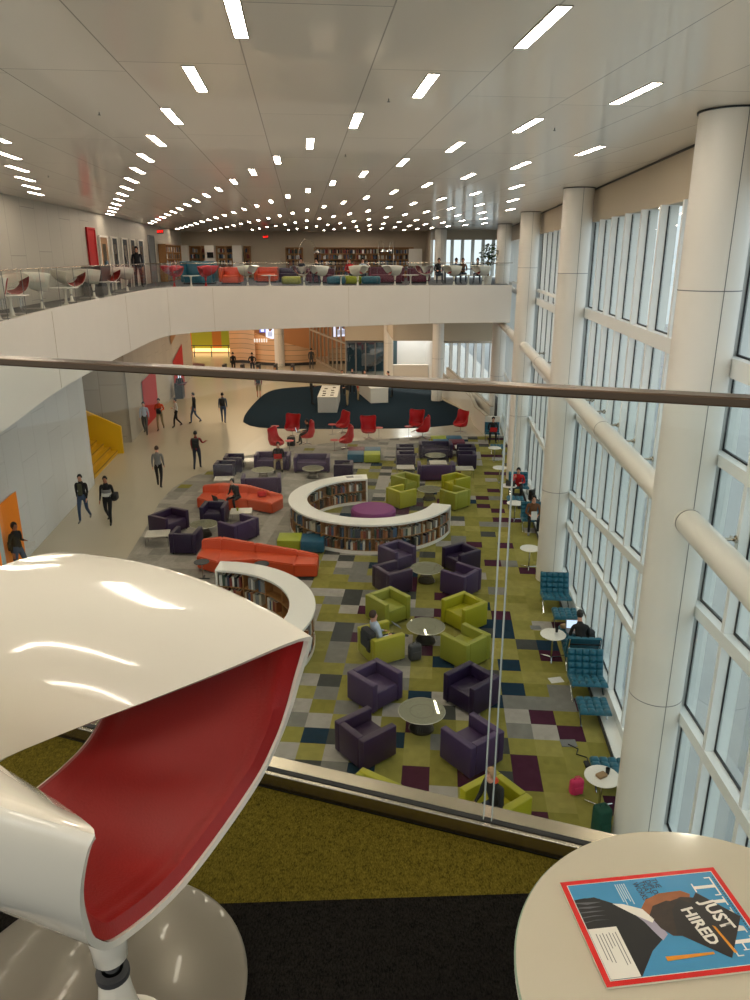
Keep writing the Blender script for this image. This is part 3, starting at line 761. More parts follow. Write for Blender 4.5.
# glass coffee tables
def glass_table(r=.46):
    t = empty('coffee_table')
    p = MB(); p.lathe([(0, .40), (r, .40), (r+.004, .406), (r, .412), (0, .412)], 40); p.build('glass_top', 'table_glass', t, True)
    rm = MB(); rm.lathe([(r, .398), (r+.008, .405), (r, .413), (r-.004, .405), (r, .398)], 40); rm.build('rim', 'marble', t, True)
    w = MB()
    for k in range(28):
        a = 2*PI*k/28; w.tube([(.24*math.cos(a), .24*math.sin(a), .02), (.15*math.cos(a+.2), .15*math.sin(a+.2), .2), (.23*math.cos(a+.4), .23*math.sin(a+.4), .395)], .005, 4)
    w.lathe([(.235, .0), (.25, .0), (.25, .03), (.235, .03), (.235, 0)], 32); w.lathe([(.225, .38), (.24, .38), (.24, .398), (.225, .398), (.225, .38)], 32)
    w.lathe([(.15, .19), (.158, .2), (.15, .21), (.142, .2), (.15, .19)], 32)
    w.build('wire_base', 'wire', t)
    KIDS[t.name] = list(t.children); return t
GT = glass_table()
for (x, y, lb) in [(.92, 12.63, 'round glass coffee table with wire base amid the nearest purple armchairs'), (1.23, 16.16, "round glass coffee table with wire base in front of the man in pale shirt"),
                   (1.48, 19.69, 'round glass coffee table with wire base amid four purple armchairs below the curved bookcase'), (2.09, 27.34, 'round glass coffee table with wire base in the green cluster inside the curved bookcase'),
                   (2.72, 32.5, 'round stone-look coffee table before the deep purple sofa in the far right cluster'), (-2.62, 30.3, 'round glass coffee table before the lavender sofa left of the curved bookcase'),
                   (-4.7, 30.1, 'round glass coffee table beside the person with a red laptop'), (-5.72, 23.4, 'round glass coffee table between the two orange sofas')]:
    place(GT, x, y, 0, lb, 'coffee table', 'round coffee tables', None, Z0)
def sq_table(w=.75, d=.62, h=.38):
    t = empty('side_table')
    MB().box((0, 0, h-.015), (w, d, .03), bev=.004).build('table_top', 'marble', t)
    for sx in (-1, 1):
        for sy in (-1, 1): MB().box((sx*(w/2-.02), sy*(d/2-.02), (h-.03)/2), (.022, .022, h-.03)).build('leg', 'chrome', t)
    KIDS[t.name] = list(t.children); return t
ST = sq_table()
for (x, y, rz, lb) in [(2.75, 31.4, 0, 'low square marble-topped table at the centre of the far right cluster'), (1.3, 30.65, 0, 'low white side table left of the violet sofa back in the far right cluster'),
                       (3.8, 30.45, 0, 'low white side table right of the violet sofa back in the far right cluster'), (4.15, 34.2, 0, 'low white side table at the back right of the far right cluster'),
                       (-1.4, 31.25, 0, 'low white side table with bags behind the purple armchair near the curved bookcase'), (-6.12, 28.9, .1, 'low white side table at the back left of the upper orange sofa'),
                       (-5.42, 31.8, 0, 'low white side table beside the armchair pair at the far left carpet edge'), (-4.72, 24.85, .1, 'low white side table holding a small green cup between the orange sofas'),
                       (-7.05, 22.6, .15, 'low white side table at the left carpet edge in front of the purple sofa')]:
    place(ST, x, y, rz, lb, 'side table', 'low white side tables', None, Z0)
def dark_round():
    t = empty('side_table')
    p = MB(); p.lathe([(0, .52), (.22, .52), (.225, .53), (.22, .54), (0, .54)], 28); p.build('table_top', 'dark_grey', t, True)
    MB().cyl((0, 0, .02), .015, .5, 10).build('stem', 'chrome', t)
    b = MB(); b.box((0, 0, .01), (.4, .05, .02)); b.box((0, .1, .01), (.05, .25, .02)); b.build('foot', 'dark_grey', t)
    KIDS[t.name] = list(t.children); return t
DR = dark_round()
place(DR, -5.0, 19.85, 0, "dark round side table at the left end of the lower orange sofa", 'side table', None, None, Z0)
place(DR, -3.25, 19.7, .5, "dark round side table before the middle of the lower orange sofa", 'side table', None, None, Z0)
place(DR, -5.62, 25.45, .5, 'small round laptop table in front of the person on the upper orange sofa', 'side table', None, None, Z0)

# orange sofas
def orange_sofa(front, back, hts, label):
    r = empty('curved_sofa', (front[0][0], front[0][1], Z0), 0, label, 'sofa')
    o0 = Vector(front[0]); F = [Vector(p)-o0 for p in front]; B = [Vector(p)-o0 for p in back]
    n = len(F)
    for i in range(n-1):
        m = MB(); mid = lambda a, b, t: a+(b-a)*t
        pts = [F[i], F[i+1], mid(F[i+1], B[i+1], .98), mid(F[i], B[i], .98)]
        m.prism([(p.x, p.y) for p in pts], .03, .42)
        bmesh.ops.remove_doubles(m.bm, verts=m.bm.verts[:], dist=1e-5)
        bmesh.ops.bevel(m.bm, geom=m.bm.edges[:], offset=.03, segments=2, affect='EDGES')
        m.build('seat', 'orange', r, True)
        m = MB(); h0, h1 = hts[i], hts[i+1]
        b0 = mid(F[i], B[i], .70); b1 = mid(F[i+1], B[i+1], .70); t0 = mid(F[i], B[i], .8); t1 = mid(F[i+1], B[i+1], .8)
        v = [m.bm.verts.new(q) for q in [(b0.x, b0.y, .3), (b1.x, b1.y, .3), (B[i+1].x, B[i+1].y, .03), (B[i].x, B[i].y, .03), (t0.x, t0.y, h0), (t1.x, t1.y, h1), (B[i+1].x, B[i+1].y, h1), (B[i].x, B[i].y, h0)]]
        for q in ((0, 3, 2, 1), (4, 5, 6, 7), (0, 1, 5, 4), (1, 2, 6, 5), (2, 3, 7, 6), (3, 0, 4, 7)): m.bm.faces.new([v[k] for k in q])
        bmesh.ops.bevel(m.bm, geom=m.bm.edges[:], offset=.03, segments=2, affect='EDGES')
        m.build('backrest', 'orange', r, True)
    return r
orange_sofa([(-5.32, 20.55), (-4.6, 20.1), (-3.5, 20.3), (-2.35, 19.9), (-1.68, 19.9)], [(-5.3, 21.4), (-4.7, 21.45), (-3.65, 21.1), (-2.3, 20.8), (-1.68, 20.65)], [.66, .72, .66, .55, .46], 'long angular orange sofa in front, just behind the small curved bookcase')
orange_sofa([(-6.6, 26.2), (-6.0, 25.75), (-4.7, 26.05), (-3.72, 25.5), (-3.4, 26.15)], [(-6.5, 27.1), (-5.85, 27.2), (-4.8, 27.05), (-3.95, 26.7), (-3.45, 26.5)], [.66, .72, .68, .55, .46], 'angular orange sofa farther back, left of the large curved bookcase')

# ottomans
def ottoman():
    t = empty('ottoman')
    MB().box((0, 0, .235), (.74, .74, .36), bev=.02, seg=3).build('cushion', 'ottoman_blue', t, True)
    MB().box((0, 0, .03), (.62, .62, .06)).build('plinth', 'black', t)
    KIDS[t.name] = list(t.children); return t
OT = ottoman()
for (x, y, c, lb) in [(-.88, 32.95, 'ottoman_blue', 'blue cube ottoman at the front left of the far four-colour group'), (-.13, 32.9, 'ottoman_green', 'green cube ottoman at the front right of the far four-colour group'),
                      (-.86, 33.71, 'ottoman_maroon', 'maroon cube ottoman at the back left of the far four-colour group'), (-.11, 33.66, 'ottoman_blue', 'blue cube ottoman at the back right of the far four-colour group'),
                      (3.15, 36.0, 'ottoman_green', 'green cube ottoman behind the deep purple sofa'), (3.92, 36.0, 'ottoman_blue', 'blue cube ottoman behind the deep purple sofa, at the right'),
                      (3.2, 35.24, 'ottoman_blue', 'blue cube ottoman right behind the deep purple sofa'), (3.97, 35.24, 'ottoman_maroon', 'maroon cube ottoman at the right behind the deep purple sofa'),
                      (-2.72, 22.2, 'ottoman_green', 'green cube ottoman left of the blue one behind the lower orange sofa'), (-1.97, 22.12, 'ottoman_blue', 'blue cube ottoman beside the green one, behind the lower orange sofa')]:
    place(OT, x, y, .0, lb, 'ottoman', 'coloured cube ottomans', c, Z0)
m = MB(); m.lathe([(0, .02), (.70, .02), (.78, .06), (.8, .2), (.8, .34), (.74, .41), (0, .42)], 48, sy=.95)
tag(m.build('round_ottoman', 'magenta', None, True, (-.06, 25.05, Z0)), 'large round magenta ottoman inside the curved white bookcase', 'ottoman')

# egg chairs
def egg_chair():
    t = empty('egg_chair'); N = 15; K = 22
    def shell(off_, rev):
        P = []
        prof = [(.0, .34, .02, .02, 180), (.05, .35, .18, .18, 175), (.12, .38, .29, .28, 168), (.2, .44, .34, .32, 150), (.32, .54, .36, .35, 128), (.42, .62, .355, .36, 108), (.5, .70, .345, .34, 92), (.6, .81, .35, .31, 84), (.7, .92, .37, .28, 80), (.8, 1.02, .395, .26, 78), (.9, 1.10, .40, .24, 74), (.97, 1.15, .385, .21, 66), (1., 1.165, .34, .18, 58)]
        for q, z, w, d, A in prof:
            row = []; A = math.radians(A); back = .1+.28*max(0, q-.3)
            for k in range(K+1):
                a = -A+2*A*k/K
                zz = z-(.05*abs(a/A)**3 if .3 < q < .65 else 0)+(.05*(abs(a/A)**2-.4) if q > .75 else 0)
                row.append(((w+off_)*math.sin(a), back*.8-.06+(d+off_)*math.cos(a)-.04, zz-off_*.6*(1 if q < .3 else 0)))
            P.append(row)
        return P
    m = MB(); A_ = shell(.0, 0); B_ = shell(.035, 1)
    a = m.grid(A_); b = m.grid(B_, flip=True)
    for i in range(len(a)-1):
        for s in (0, -1):
            try: m.bm.faces.new((a[i][s], a[i+1][s], b[i+1][s], b[i][s]))
            except ValueError: pass
    for j in range(K): m.bm.faces.new((a[-1][j], a[-1][j+1], b[-1][j+1], b[-1][j]))
    m.build('shell', 'egg_red', t, True)
    s = MB(); s.lathe([(0, .37), (.2, .38), (.29, .42), (.29, .45), (.22, .48), (0, .49)], 24, c=(0, -.03, 0)); s.build('seat_cushion', 'red_fabric', t, True)
    MB().cyl((0, 0, .05), .022, .33, 10).build('stem', 'chrome', t)
    f = MB()
    for k in range(4):
        a = PI/4+k*PI/2; f.tube([(0, 0, .07), (.15*math.cos(a), .15*math.sin(a), .05), (.32*math.cos(a), .32*math.sin(a), .015)], [.022, .018, .012], 6)
    f.build('star_base', 'chrome', t, True)
    KIDS[t.name] = list(t.children); return t
EC = egg_chair()
eggs = [(-4.3, 37.9, (-.35, -1), "red egg chair facing us at the far left, beside a red side table"), (-3.4, 36.3, (-1, -.1), 'red egg chair in which a person in black sits with a bag beside it'), (-4.72, 34.75, (1, -.35), 'red egg chair nearest the lavender sofas at the left, its side to us'),
        (-1.72, 38.7, (-.9, -.5), 'red egg chair at the edge of the navy carpet, behind a red side table'), (-1.42, 35.25, (-1, -.1), 'red egg chair facing left with a red side table before it, near the coloured ottomans'), (-.33, 37.4, (.15, -1), 'red egg chair facing us beside a side table, in the middle of the row'),
        (2.2, 39.0, (-.3, -1), 'red egg chair behind another one, right of centre at the navy carpet edge'), (2.45, 37.6, (-1, .25), 'red egg chair tilted toward the left in front of another egg chair'), (4.55, 38.9, (-.8, -.6), 'rightmost red egg chair at the right tip of the navy carpet')]
for x, y, f, lb in eggs: place(EC, x, y, face(*f), lb, 'egg chair', 'red egg chairs', None, H+.014 if y > 39.6 else H)
def egg_table():
    t = empty('side_table')
    p = MB(); p.lathe([(0, .53), (.21, .53), (.215, .54), (.21, .55), (0, .55)], 24); p.build('table_top', 'egg_red', t, True)
    MB().cyl((0, 0, .02), .016, .51, 10).build('stem', 'chrome', t); MB().box((0, 0, .01), (.36, .06, .02)).build('foot', 'chrome', t)
    KIDS[t.name] = list(t.children); return t
ET = egg_table()
for x, y, lb in [(-5.2, 37.97, 'red-topped side table on a stem left of the far left egg chair'), (-4.1, 34.75, 'red-topped side table in front of the egg chair near the lavender sofas'), (-2.25, 38.4, 'red-topped side table in front of the egg chair at the navy carpet edge'),
                 (-1.95, 34.9, 'red-topped side table before the left-facing egg chair near the ottomans'), (.2, 37.6, 'red-topped side table right of the middle egg chair'), (1.75, 37.9, 'red-topped side table between the overlapping egg chairs on the right')]:
    place(ET, x, y, .3, lb, 'side table', None, None, H)

# Barcelona-style tufted chairs
def tuft(w, d, th, nx, ny):
    nxs, nys = nx*8, ny*8; P = []
    for j in range(nys+1):
        row = []
        for i in range(nxs+1):
            u, v = i/nxs*nx, j/nys*ny
            fu, fv = abs((u % 1)-.5)*2, abs((v % 1)-.5)*2
            hgt = th*(1-.42*max(fu, fv)**3-.25*(fu*fv)**3)
            e = min(i, nxs-i, j, nys-j)
            if e == 0: hgt = th*.35
            row.append((-w/2+w*i/nxs, -d/2+d*j/nys, hgt))
        P.append(row)
    return P
def tufted(name, m_, w, d, th, nx, ny, par, M):
    mb = MB(); P = tuft(w, d, th, nx, ny); P = [[M @ Vector(p) for p in r] for r in P]; mb.grid(P)
    Q = [[M @ Vector((x, y, 0)) for (x, y) in ((-w/2, -d/2), (w/2, -d/2))], [M @ Vector((x, y, 0)) for (x, y) in ((-w/2, d/2), (w/2, d/2))]]; mb.grid(Q, flip=True)
    for row in (P[0], P[-1], [r[0] for r in P], [r[-1] for r in P]):
        low = [p - (M.to_3x3() @ Vector((0, 0, 1)))*th*.35 for p in row]; mb.grid([row, low])
    return mb.build(name, m_, par, True)
def lounge_chair():
    t = empty('tufted_chair')
    Ms = Matrix.Translation((0, -.05, .34)) @ Matrix.Rotation(math.radians(9), 4, 'X')
    tufted('seat_cushion', 'teal', .75, .60, .10, 5, 4, t, Ms @ Matrix.Rotation(math.radians(-18), 4, 'X'))
    Mb = Matrix.Translation((0, .32, .60)) @ Matrix.Rotation(math.radians(68), 4, 'X')
    tufted('backrest', 'teal', .75, .56, .10, 5, 4, t, Mb)
    for s in (-1, 1):
        f = MB(); x = s*.33
        f.tube([(x, .46, .86), (x, .30, .45), (x, .0, .2), (x, -.34, .0+.01)], .016, 6)
        f.tube([(x, -.34, .36), (x, -.05, .27), (x, .2, .16), (x, .36, .01)], .016, 6); f.build('leg', 'chrome', t, True)
    b = MB()
    for k in range(4): b.box((0, .42+.05*(k/3), .42+.11*k), (.66, .012, .03))
    b.build('straps', 'black', t)
    KIDS[t.name] = list(t.children); return t
def lounge_ottoman():
    t = empty('tufted_ottoman')
    tufted('cushion', 'teal', .62, .56, .10, 4, 4, t, Matrix.Translation((0, 0, .30)))
    for s in (-1, 1):
        f = MB(); x = s*.26; f.tube([(x, -.25, .30), (x, 0, .18), (x, .25, .01)], .015, 6); f.tube([(x, .25, .30), (x, 0, .18), (x, -.25, .01)], .015, 6); f.build('leg', 'chrome', t, True)
    KIDS[t.name] = list(t.children); return t
LC = lounge_chair(); LO = lounge_ottoman()
FR = face(*FWD); BK = face(.087, 1.)
for x, y, rz, lb in [(4.78, 17.95, FR, 'teal tufted lounge chair against the second white column, facing us'), (4.68, 15.1, BK, 'teal tufted lounge chair seen from behind, occupied by the person with an open laptop'),
                     (4.5, 13.85, FR, 'teal tufted lounge chair facing us, back to back with the occupied one'), 
                     (5.6, 27.75, FR, 'teal tufted lounge chair in which the person in red reads'), (5.38, 24.0, FR, 'teal tufted lounge chair in which the person in a brown jacket sits'),
                     (5.95, 37.0, FR, 'farthest teal tufted lounge chair along the windows')]:
    place(LC, x, y, rz, lb, 'lounge chair', 'teal tufted lounge chairs', None, Z0)
for x, y, rz, lb in [(4.8, 16.95, FR, 'teal tufted ottoman in front of the chair by the second column'), (4.75, 15.98, FR, 'teal tufted ottoman behind the open laptop'), (4.14, 10.98, FR, 'teal tufted ottoman beyond the nearest white round table'),
                     (4.38, 12.9, FR, 'teal tufted ottoman in front of the nearest full lounge chair'), (5.22, 26.3, FR, 'dark teal ottoman in front of the reader in red'), (5.8, 34.4, FR, 'far tufted ottoman near the third white round table')]:
    place(LO, x, y, rz, lb, 'ottoman', 'teal tufted ottomans', None, Z0)
def cafe_table():
    t = empty('round_table')
    p = MB(); p.lathe([(0, .62), (.285, .62), (.295, .63), (.285, .64), (0, .64)], 36); p.build('table_top', 'white_top', t, True)
    MB().cyl((0, 0, .03), .02, .59, 12).build('stem', 'chrome', t)
    f = MB()
    for k in range(3):
        a = k*2*PI/3+.3; f.tube([(0, 0, .04), (.26*math.cos(a), .26*math.sin(a), .012)], .014, 6)
    f.build('foot', 'chrome', t)
    KIDS[t.name] = list(t.children); return t
CT = cafe_table()
for x, y, lb in [(4.1, 15.33, 'small white round table beside the person with the open laptop'), (3.8, 10.4, 'nearest small white round table, at the foot of the big column, with snacks'), (5.45, 32.95, 'farthest small white round table by the windows'),
                 (5.15, 29.6, 'small white round table behind the reader in red'), (5.1, 27.05, 'small white round table at which the person in red reads'), (4.95, 24.95, 'small white round table behind the person in a brown jacket'), (4.62, 20.65, 'small white round table left of the second column')]:
    place(CT, x, y, 0, lb, 'round table', 'white round tables by the windows', None, Z0)

# floor box, cable, papers
tag(MB().box((0, 0, .006), (.3, .22, .012), bev=.004).build('floor_outlet', 'mid_grey', None, False, (3.72, 12.15, Z0)), 'grey floor outlet plate with a plugged charger on the green carpet', 'outlet')
tag(MB().box((0, 0, .005), (.26, .2, .01), bev=.004).build('floor_outlet', 'mid_grey', None, False, (4.05, 16.85, Z0)), 'grey floor outlet plate near the laptop table', 'outlet')
tag(MB().tube([(3.7, 12.1, Z0+.02), (3.85, 11.95, Z0+.02), (3.78, 11.8, Z0+.02), (3.95, 11.7, Z0+.02), (3.92, 11.4, Z0+.02), (4.05, 11.2, Z0+.03)], .012, 6).build('power_cable', 'black', None, True), 'black charger cable running from the floor outlet to the nearest round table', 'cable')
tag(MB().box((0, 0, .025), (.1, .16, .05), bev=.01).build('power_adapter', 'black', None, False, (3.9, 11.5, Z0)), 'small black power adapter lying on the green carpet', 'charger')
tag(MB().box((0, 0, .004), (.3, .21, .008)).build('paper_sheet', 'white_cloth', None, False, (4.0, 14.4, Z0), .2), 'loose white paper on the carpet left of the teal chairs', 'paper')

# ------------------------------------------------------------------ curved bookcases
BOOKC = [('navy', (38, 46, 66)), ('cream', (188, 178, 154)), ('red', (116, 44, 38)), ('green', (52, 70, 58)), ('black', (26, 26, 30)), ('grey', (128, 128, 126)), ('brown', (92, 66, 48)), ('white', (206, 202, 194)), ('blue', (58, 84, 112)), ('orange', (150, 92, 52))]
bookmesh = {}
for cn, rgb in BOOKC:
    for hh in (.24, .28, .31):
        m = MB(); m.mi = 0
        m.box((0, .095, hh/2), (.052, .01, hh)); m.box((-.023, 0, hh/2), (.006, .19, hh)); m.box((.023, 0, hh/2), (.006, .19, hh))
        m.mi = 1; m.box((0, -.003, hh/2), (.040, .184, hh-.016))
        bmesh.ops.rotate(m.bm, verts=m.bm.verts[:], cent=(0, 0, 0), matrix=Matrix.Rotation(PI, 3, 'Z'))
        me = bpy.data.meshes.new('book_'+cn); m.bm.to_mesh(me); m.bm.free()
        me.materials.append(mat('book_'+cn, rgb, .6)); me.materials.append(mat('pages', (214, 206, 186), .9)); bookmesh[(cn, hh)] = me
NB = 0
def curved_case(cx, cy, R, Ri, a0, a1, label, sides, zt=1.0):
    """a0..a1 degrees; sides: list of (side, from, to, place text)"""
    global NB
    root = empty('curved_bookcase', (cx, cy, Z0), 0, label, 'bookcase')
    n = int(abs(a1-a0)/4)+1; A = [math.radians(a0+(a1-a0)*i/n) for i in range(n+1)]
    def ring(mb, r0, r1, z0, z1):
        V = [[(r0*math.cos(a), r0*math.sin(a), z0), (r1*math.cos(a), r1*math.sin(a), z0), (r1*math.cos(a), r1*math.sin(a), z1), (r0*math.cos(a), r0*math.sin(a), z1)] for a in A]
        g = mb.grid(V, closed=True); mb.bm.faces.new(g[0]); mb.bm.faces.new(g[-1][::-1])
    m = MB(); ring(m, Ri-.03, R+.03, zt-.06, zt); m.build('top', 'shelf_white', root, True)
    m = MB(); ring(m, Ri, R, 0, .11); m.build('plinth', 'shelf_white', root, True)
    mid = (R+Ri)/2
    m = MB(); ring(m, mid-.01, mid+.01, .11, zt-.06); m.build('back_panel', 'wood', root, True)
    m = MB(); ring(m, Ri+.01, R-.01, .50, .525); ring(m, Ri+.01, R-.01, .11, .125); m.build('shelf', 'wood', root, True)
    for a in (A[0], A[-1]):
        m = MB(); m.box(((R+Ri)/2*math.cos(a), (R+Ri)/2*math.sin(a), zt/2), (R-Ri+.05, .05, zt-.002), a); m.build('end_panel', 'shelf_white', root)
    step = .86/R; k = int(abs(A[-1]-A[0])/step)
    for i in range(1, k):
        a = A[0]+(A[-1]-A[0])*i/k
        m = MB(); m.box(((R+Ri)/2*math.cos(a), (R+Ri)/2*math.sin(a), .53), (R-Ri-.02, .025, .83), a); m.build('divider', 'wood', root)
    hp = (R-Ri)/2-.01
    for side, b0, b1, txt in sides:
        for zi, z in enumerate((.125, .525)):
            b = math.radians(b0); e = math.radians(b1)
            rr = (R-.12) if side > 0 else (Ri+.12)
            while b < e:
                if random.random() < .10: b += random.choice((.12, .25))/rr; continue
                w = .052*random.choice((1.15, 1.4, 1.6))
                b += w/rr
                # skip at dividers
                fr = ((b-A[0])/(A[-1]-A[0])*k) % 1
                if fr < .07 or fr > .93: b += .05/rr; continue
                cn, _ = random.choice(BOOKC); hh = random.choice((.24, .28, .31))
                o = link('book', bookmesh[(cn, hh)]); o.scale = (w/.052*.93, 1., 1.)
                o.location = (cx+rr*math.cos(b), cy+rr*math.sin(b), Z0+z+.0005)
                o.rotation_euler.z = b+(PI/2 if side > 0 else -PI/2)
                tag(o, '%s-spined book standing on the %s row of %s' % (cn, ('lower', 'upper')[zi], txt), 'book', '%s books, %s row, %s' % (cn, ('lower', 'upper')[zi], txt)); NB += 1
    return root
random.seed(11)
curved_case(-.15, 24.5, 2.8, 2.22, -266, -18, 'large C-shaped white bookcase full of books around the magenta ottoman', [(1, -176, -22, "the large curved bookcase's outer side"), (-1, -262, -205, "the large curved bookcase's inner side")])
curved_case(-4.3, 15.9, 2.86, 2.3, -40, 88, 'smaller curved white bookcase behind the near white chair', [(-1, 40, 85, "the smaller curved bookcase's inner side"), (1, -14, 6, "the smaller curved bookcase's outer side")])
print('BOOKS', NB)

# ------------------------------------------------------------------ white counters with devices
def counter(x, y, w, d, label):
    t = empty('display_counter', (x, y, H+.014), 0, label, 'counter')
    MB().box((0, 0, .46), (w, d, .92), bev=.01).build('cabinet', 'shelf_white', t)
    MB().box((0, 0, .935), (w+.04, d+.04, .03), bev=.005).build('counter_top', 'shelf_white', t); return t
counter(-2.85, 46.2, 1.15, 4.2, 'left long white counter with devices on the navy carpet')
counter(-.15, 49.2, 1.15, 4.0, 'right long white counter on the navy carpet').rotation_euler.z = .22
tb = MB(); tb.box((0, 0, .006), (.2, .28, .012), bev=.003); tb = tb.build('tablet', 'screen_dark', None, False, (-3.1, 44.6, H+.965)); tag(tb, 'dark tablet lying on the left white counter', 'tablet', 'tablets on the left counter')
for i, (x, y) in enumerate([(-2.6, 44.7), (-3.1, 45.3), (-2.6, 45.5), (-3.15, 46.1), (-2.65, 46.4), (-3.1, 47.0), (-2.6, 47.4)]):
    c = tb.copy(); COL.objects.link(c); c.location = (x, y, H+.965)
for i, (x, y) in enumerate([(.1, 47.9), (.2, 48.6)]):
    c = tb.copy(); COL.objects.link(c); c.location = (x, y, H+.965); c['label'] = 'dark tablet lying on the right white counter'; c['group'] = 'tablets on the right counter'
k = empty('kiosk', W(-8.2, 50.2)+(H,), -AX, 'standing kiosk with a glowing screen against the left wall', 'kiosk')
MB().box((0, 0, .5), (.5, .9, 1.0)).build('cabinet', 'dark_grey', k); MB().box((.05, 0, 1.35), (.06, .8, .55)).build('monitor', 'screen_glow', k); MB().box((.2, 0, .95), (.5, 1.0, .05)).build('desk', 'ottoman_maroon', k)

# ------------------------------------------------------------------ people
def hand_joints(J, E_, R_, side, wrist, dirv, palmn):
    """palm + four fingers + thumb, dirv = finger direction, palmn = towards the thumb side"""
    d = Vector(dirv).normalized(); t = Vector(palmn); t = (t-d*t.dot(d)).normalized()
    w = Vector(wrist); p = w+d*.055; k = 'hand'+side
    J[k] = p; E_.append(('wrist'+side, k, 'skin')); R_[k] = (.032, .02)
    c = d.cross(t)
    for i, (o, l) in enumerate(((.026, .062), (.009, .072), (-.009, .068), (-.026, .052))):
        a = 'f%d%s' % (i, side); b = 'g%d%s' % (i, side)
        J[a] = p+t*o+d*.045; J[b] = p+t*o*1.1+d*(.045+l*.6)+c*.012*(1 if side == 'l' else -1)
        E_ += [(k, a, 'skin'), (a, b, 'skin')]; R_[a] = (.0095, .0095); R_[b] = (.007, .007)
    a = 'th'+side; b = 'ti'+side
    J[a] = w+d*.04+t*.042; J[b] = w+d*.075+t*.062
    E_ += [(k, a, 'skin'), (a, b, 'skin')]; R_[a] = (.011, .011); R_[b] = (.008, .008)
HAIRME = {}
def person(x, y, z, fdir, label, top='black_cloth', bottom='denim', shoe='shoe_black', skin='skin_light', hair='hair_black', pose='walk', h=1.75, phase=1, female=False, arms=None, shorts=False, sleeves=True, lean=0., long_hair=False, headturn=0., group=None, cap=False):
    J = {}; E_ = []; R_ = {}
    s = h/1.75; b = .92 if female else 1.
    sit = pose == 'sit'
    pz = .50 if sit else .95
    J['pelvis'] = Vector((0, .0, pz)); R_['pelvis'] = (.15*b, .115)
    L = lean
    J['waist'] = Vector((0, .02-L*.15, pz+.17)); R_['waist'] = (.125*b, .095)
    J['chest'] = Vector((0, .02-L*.38, pz+.36)); R_['chest'] = (.155*b, .105)
    J['neck'] = Vector((0, .01-L*.54, pz+.53)); R_['neck'] = (.052, .052)
    hx = headturn
    J['head'] = J['neck']+Vector((hx*.02, -.02-L*.05, .115)); R_['head'] = (.077, .09)
    J['crown'] = J['head']+Vector((hx*.01, .005-L*.02, .085)); R_['crown'] = (.066, .075)
    J['nose'] = J['head']+Vector((hx*.05, -.105, -.005)); R_['nose'] = (.014, .014)
    J['chin'] = J['head']+Vector((hx*.03, -.065, -.06)); R_['chin'] = (.03, .028)
    E_ += [('pelvis', 'waist', 'top'), ('waist', 'chest', 'top'), ('chest', 'neck', 'top'), ('neck', 'head', 'skin'), ('head', 'crown', 'skin'), ('head', 'nose', 'skin'), ('head', 'chin', 'skin')]
    for i, sd in enumerate('lr'):
        q = 1 if sd == 'l' else -1; ph = phase*q
        sh = J['chest']+Vector((q*.175*b, 0, .085)); J['sh'+sd] = sh; R_['sh'+sd] = (.06, .06)
        E_.append(('chest', 'sh'+sd, 'top'))
        mode = (arms or {}).get(sd, 'sit' if sit else ('swing' if pose == 'walk' else 'hang'))
        if mode == 'swing': el = sh+Vector((q*.03, .04*ph+.02, -.28)); wr = el+Vector((0, -.07+.08*ph, -.23))
        elif mode == 'hang': el = sh+Vector((q*.05, .03, -.29)); wr = el+Vector((-q*.01, -.05, -.24))
        elif mode == 'bent': el = sh+Vector((q*.06, .03, -.28)); wr = el+Vector((-q*.10, -.23, .04))
        elif mode == 'hip': el = sh+Vector((q*.13, .06, -.24)); wr = el+Vector((-q*.13, -.08, -.17))
        elif mode == 'reach': el = sh+Vector((q*.10, -.10, -.22)); wr = el+Vector((q*.10, -.22, .02))
        elif mode == 'chin': el = sh+Vector((q*.02, -.2, -.22)); wr = el+Vector((-q*.08, -.08, .2))
        else: el = sh+Vector((q*.06, -.04, -.28)); wr = el+Vector((-q*.10, -.24, -.02))
        J['el'+sd] = el; J['wrist'+sd] = wr; R_['el'+sd] = (.043, .043); R_['wrist'+sd] = (.028, .024)
        E_ += [('sh'+sd, 'el'+sd, 'top'), ('el'+sd, 'wrist'+sd, 'top' if sleeves else 'skin')]
        hand_joints(J, E_, R_, sd, wr, (wr-el), (-q, -.3, .3) if mode not in ('swing', 'hang') else (0, -1, 0))
        hp = J['pelvis']+Vector((q*.095, 0, -.05)); J['hip'+sd] = hp; R_['hip'+sd] = (.098, .1)
        if sit:
            kn = hp+Vector((q*.05, -.43, .04)); an = kn+Vector((q*.01, -.06+.12*(phase if sd == 'l' else 0), -.41))
            if phase == 3 and sd == 'r': kn = hp+Vector((q*.02, -.42, .12)); an = kn+Vector((.22, -.20, -.12))
            if phase == 3 and sd == 'l': an = kn+Vector((0, -.1, -.41))
        elif pose == 'walk': kn = hp+Vector((q*.005, -.10*ph-.06, -.42)); an = kn+Vector((0, -.10*ph+.11+(.10 if ph < 0 else -.03), -.40+(.045 if ph < 0 else 0)))
        else: kn = hp+Vector((q*.02, -.02, -.43)); an = kn+Vector((q*.01, .03, -.39))
        J['kn'+sd] = kn; J['an'+sd] = an; R_['kn'+sd] = (.062, .062); R_['an'+sd] = (.042, .042)
        toe = an+Vector((q*.02, -.15, -.045)); J['toe'+sd] = toe; R_['toe'+sd] = (.04, .028)
        if an.z-.075 < .0: pass
        E_ += [('pelvis', 'hip'+sd, 'bottom'), ('hip'+sd, 'kn'+sd, 'bottom'), ('kn'+sd, 'an'+sd, 'skin' if shorts else 'bottom'), ('an'+sd, 'toe'+sd, 'shoe')]
    names = list(J); idx = {n: i for i, n in enumerate(names)}
    me = bpy.data.meshes.new('sk'); me.from_pydata([J[n]*s for n in names], [(idx[a], idx[c]) for a, c, _ in E_], [])
    o = bpy.data.objects.new('sk', me); COL.objects.link(o)
    o.modifiers.new('s', 'SKIN').use_smooth_shade = True
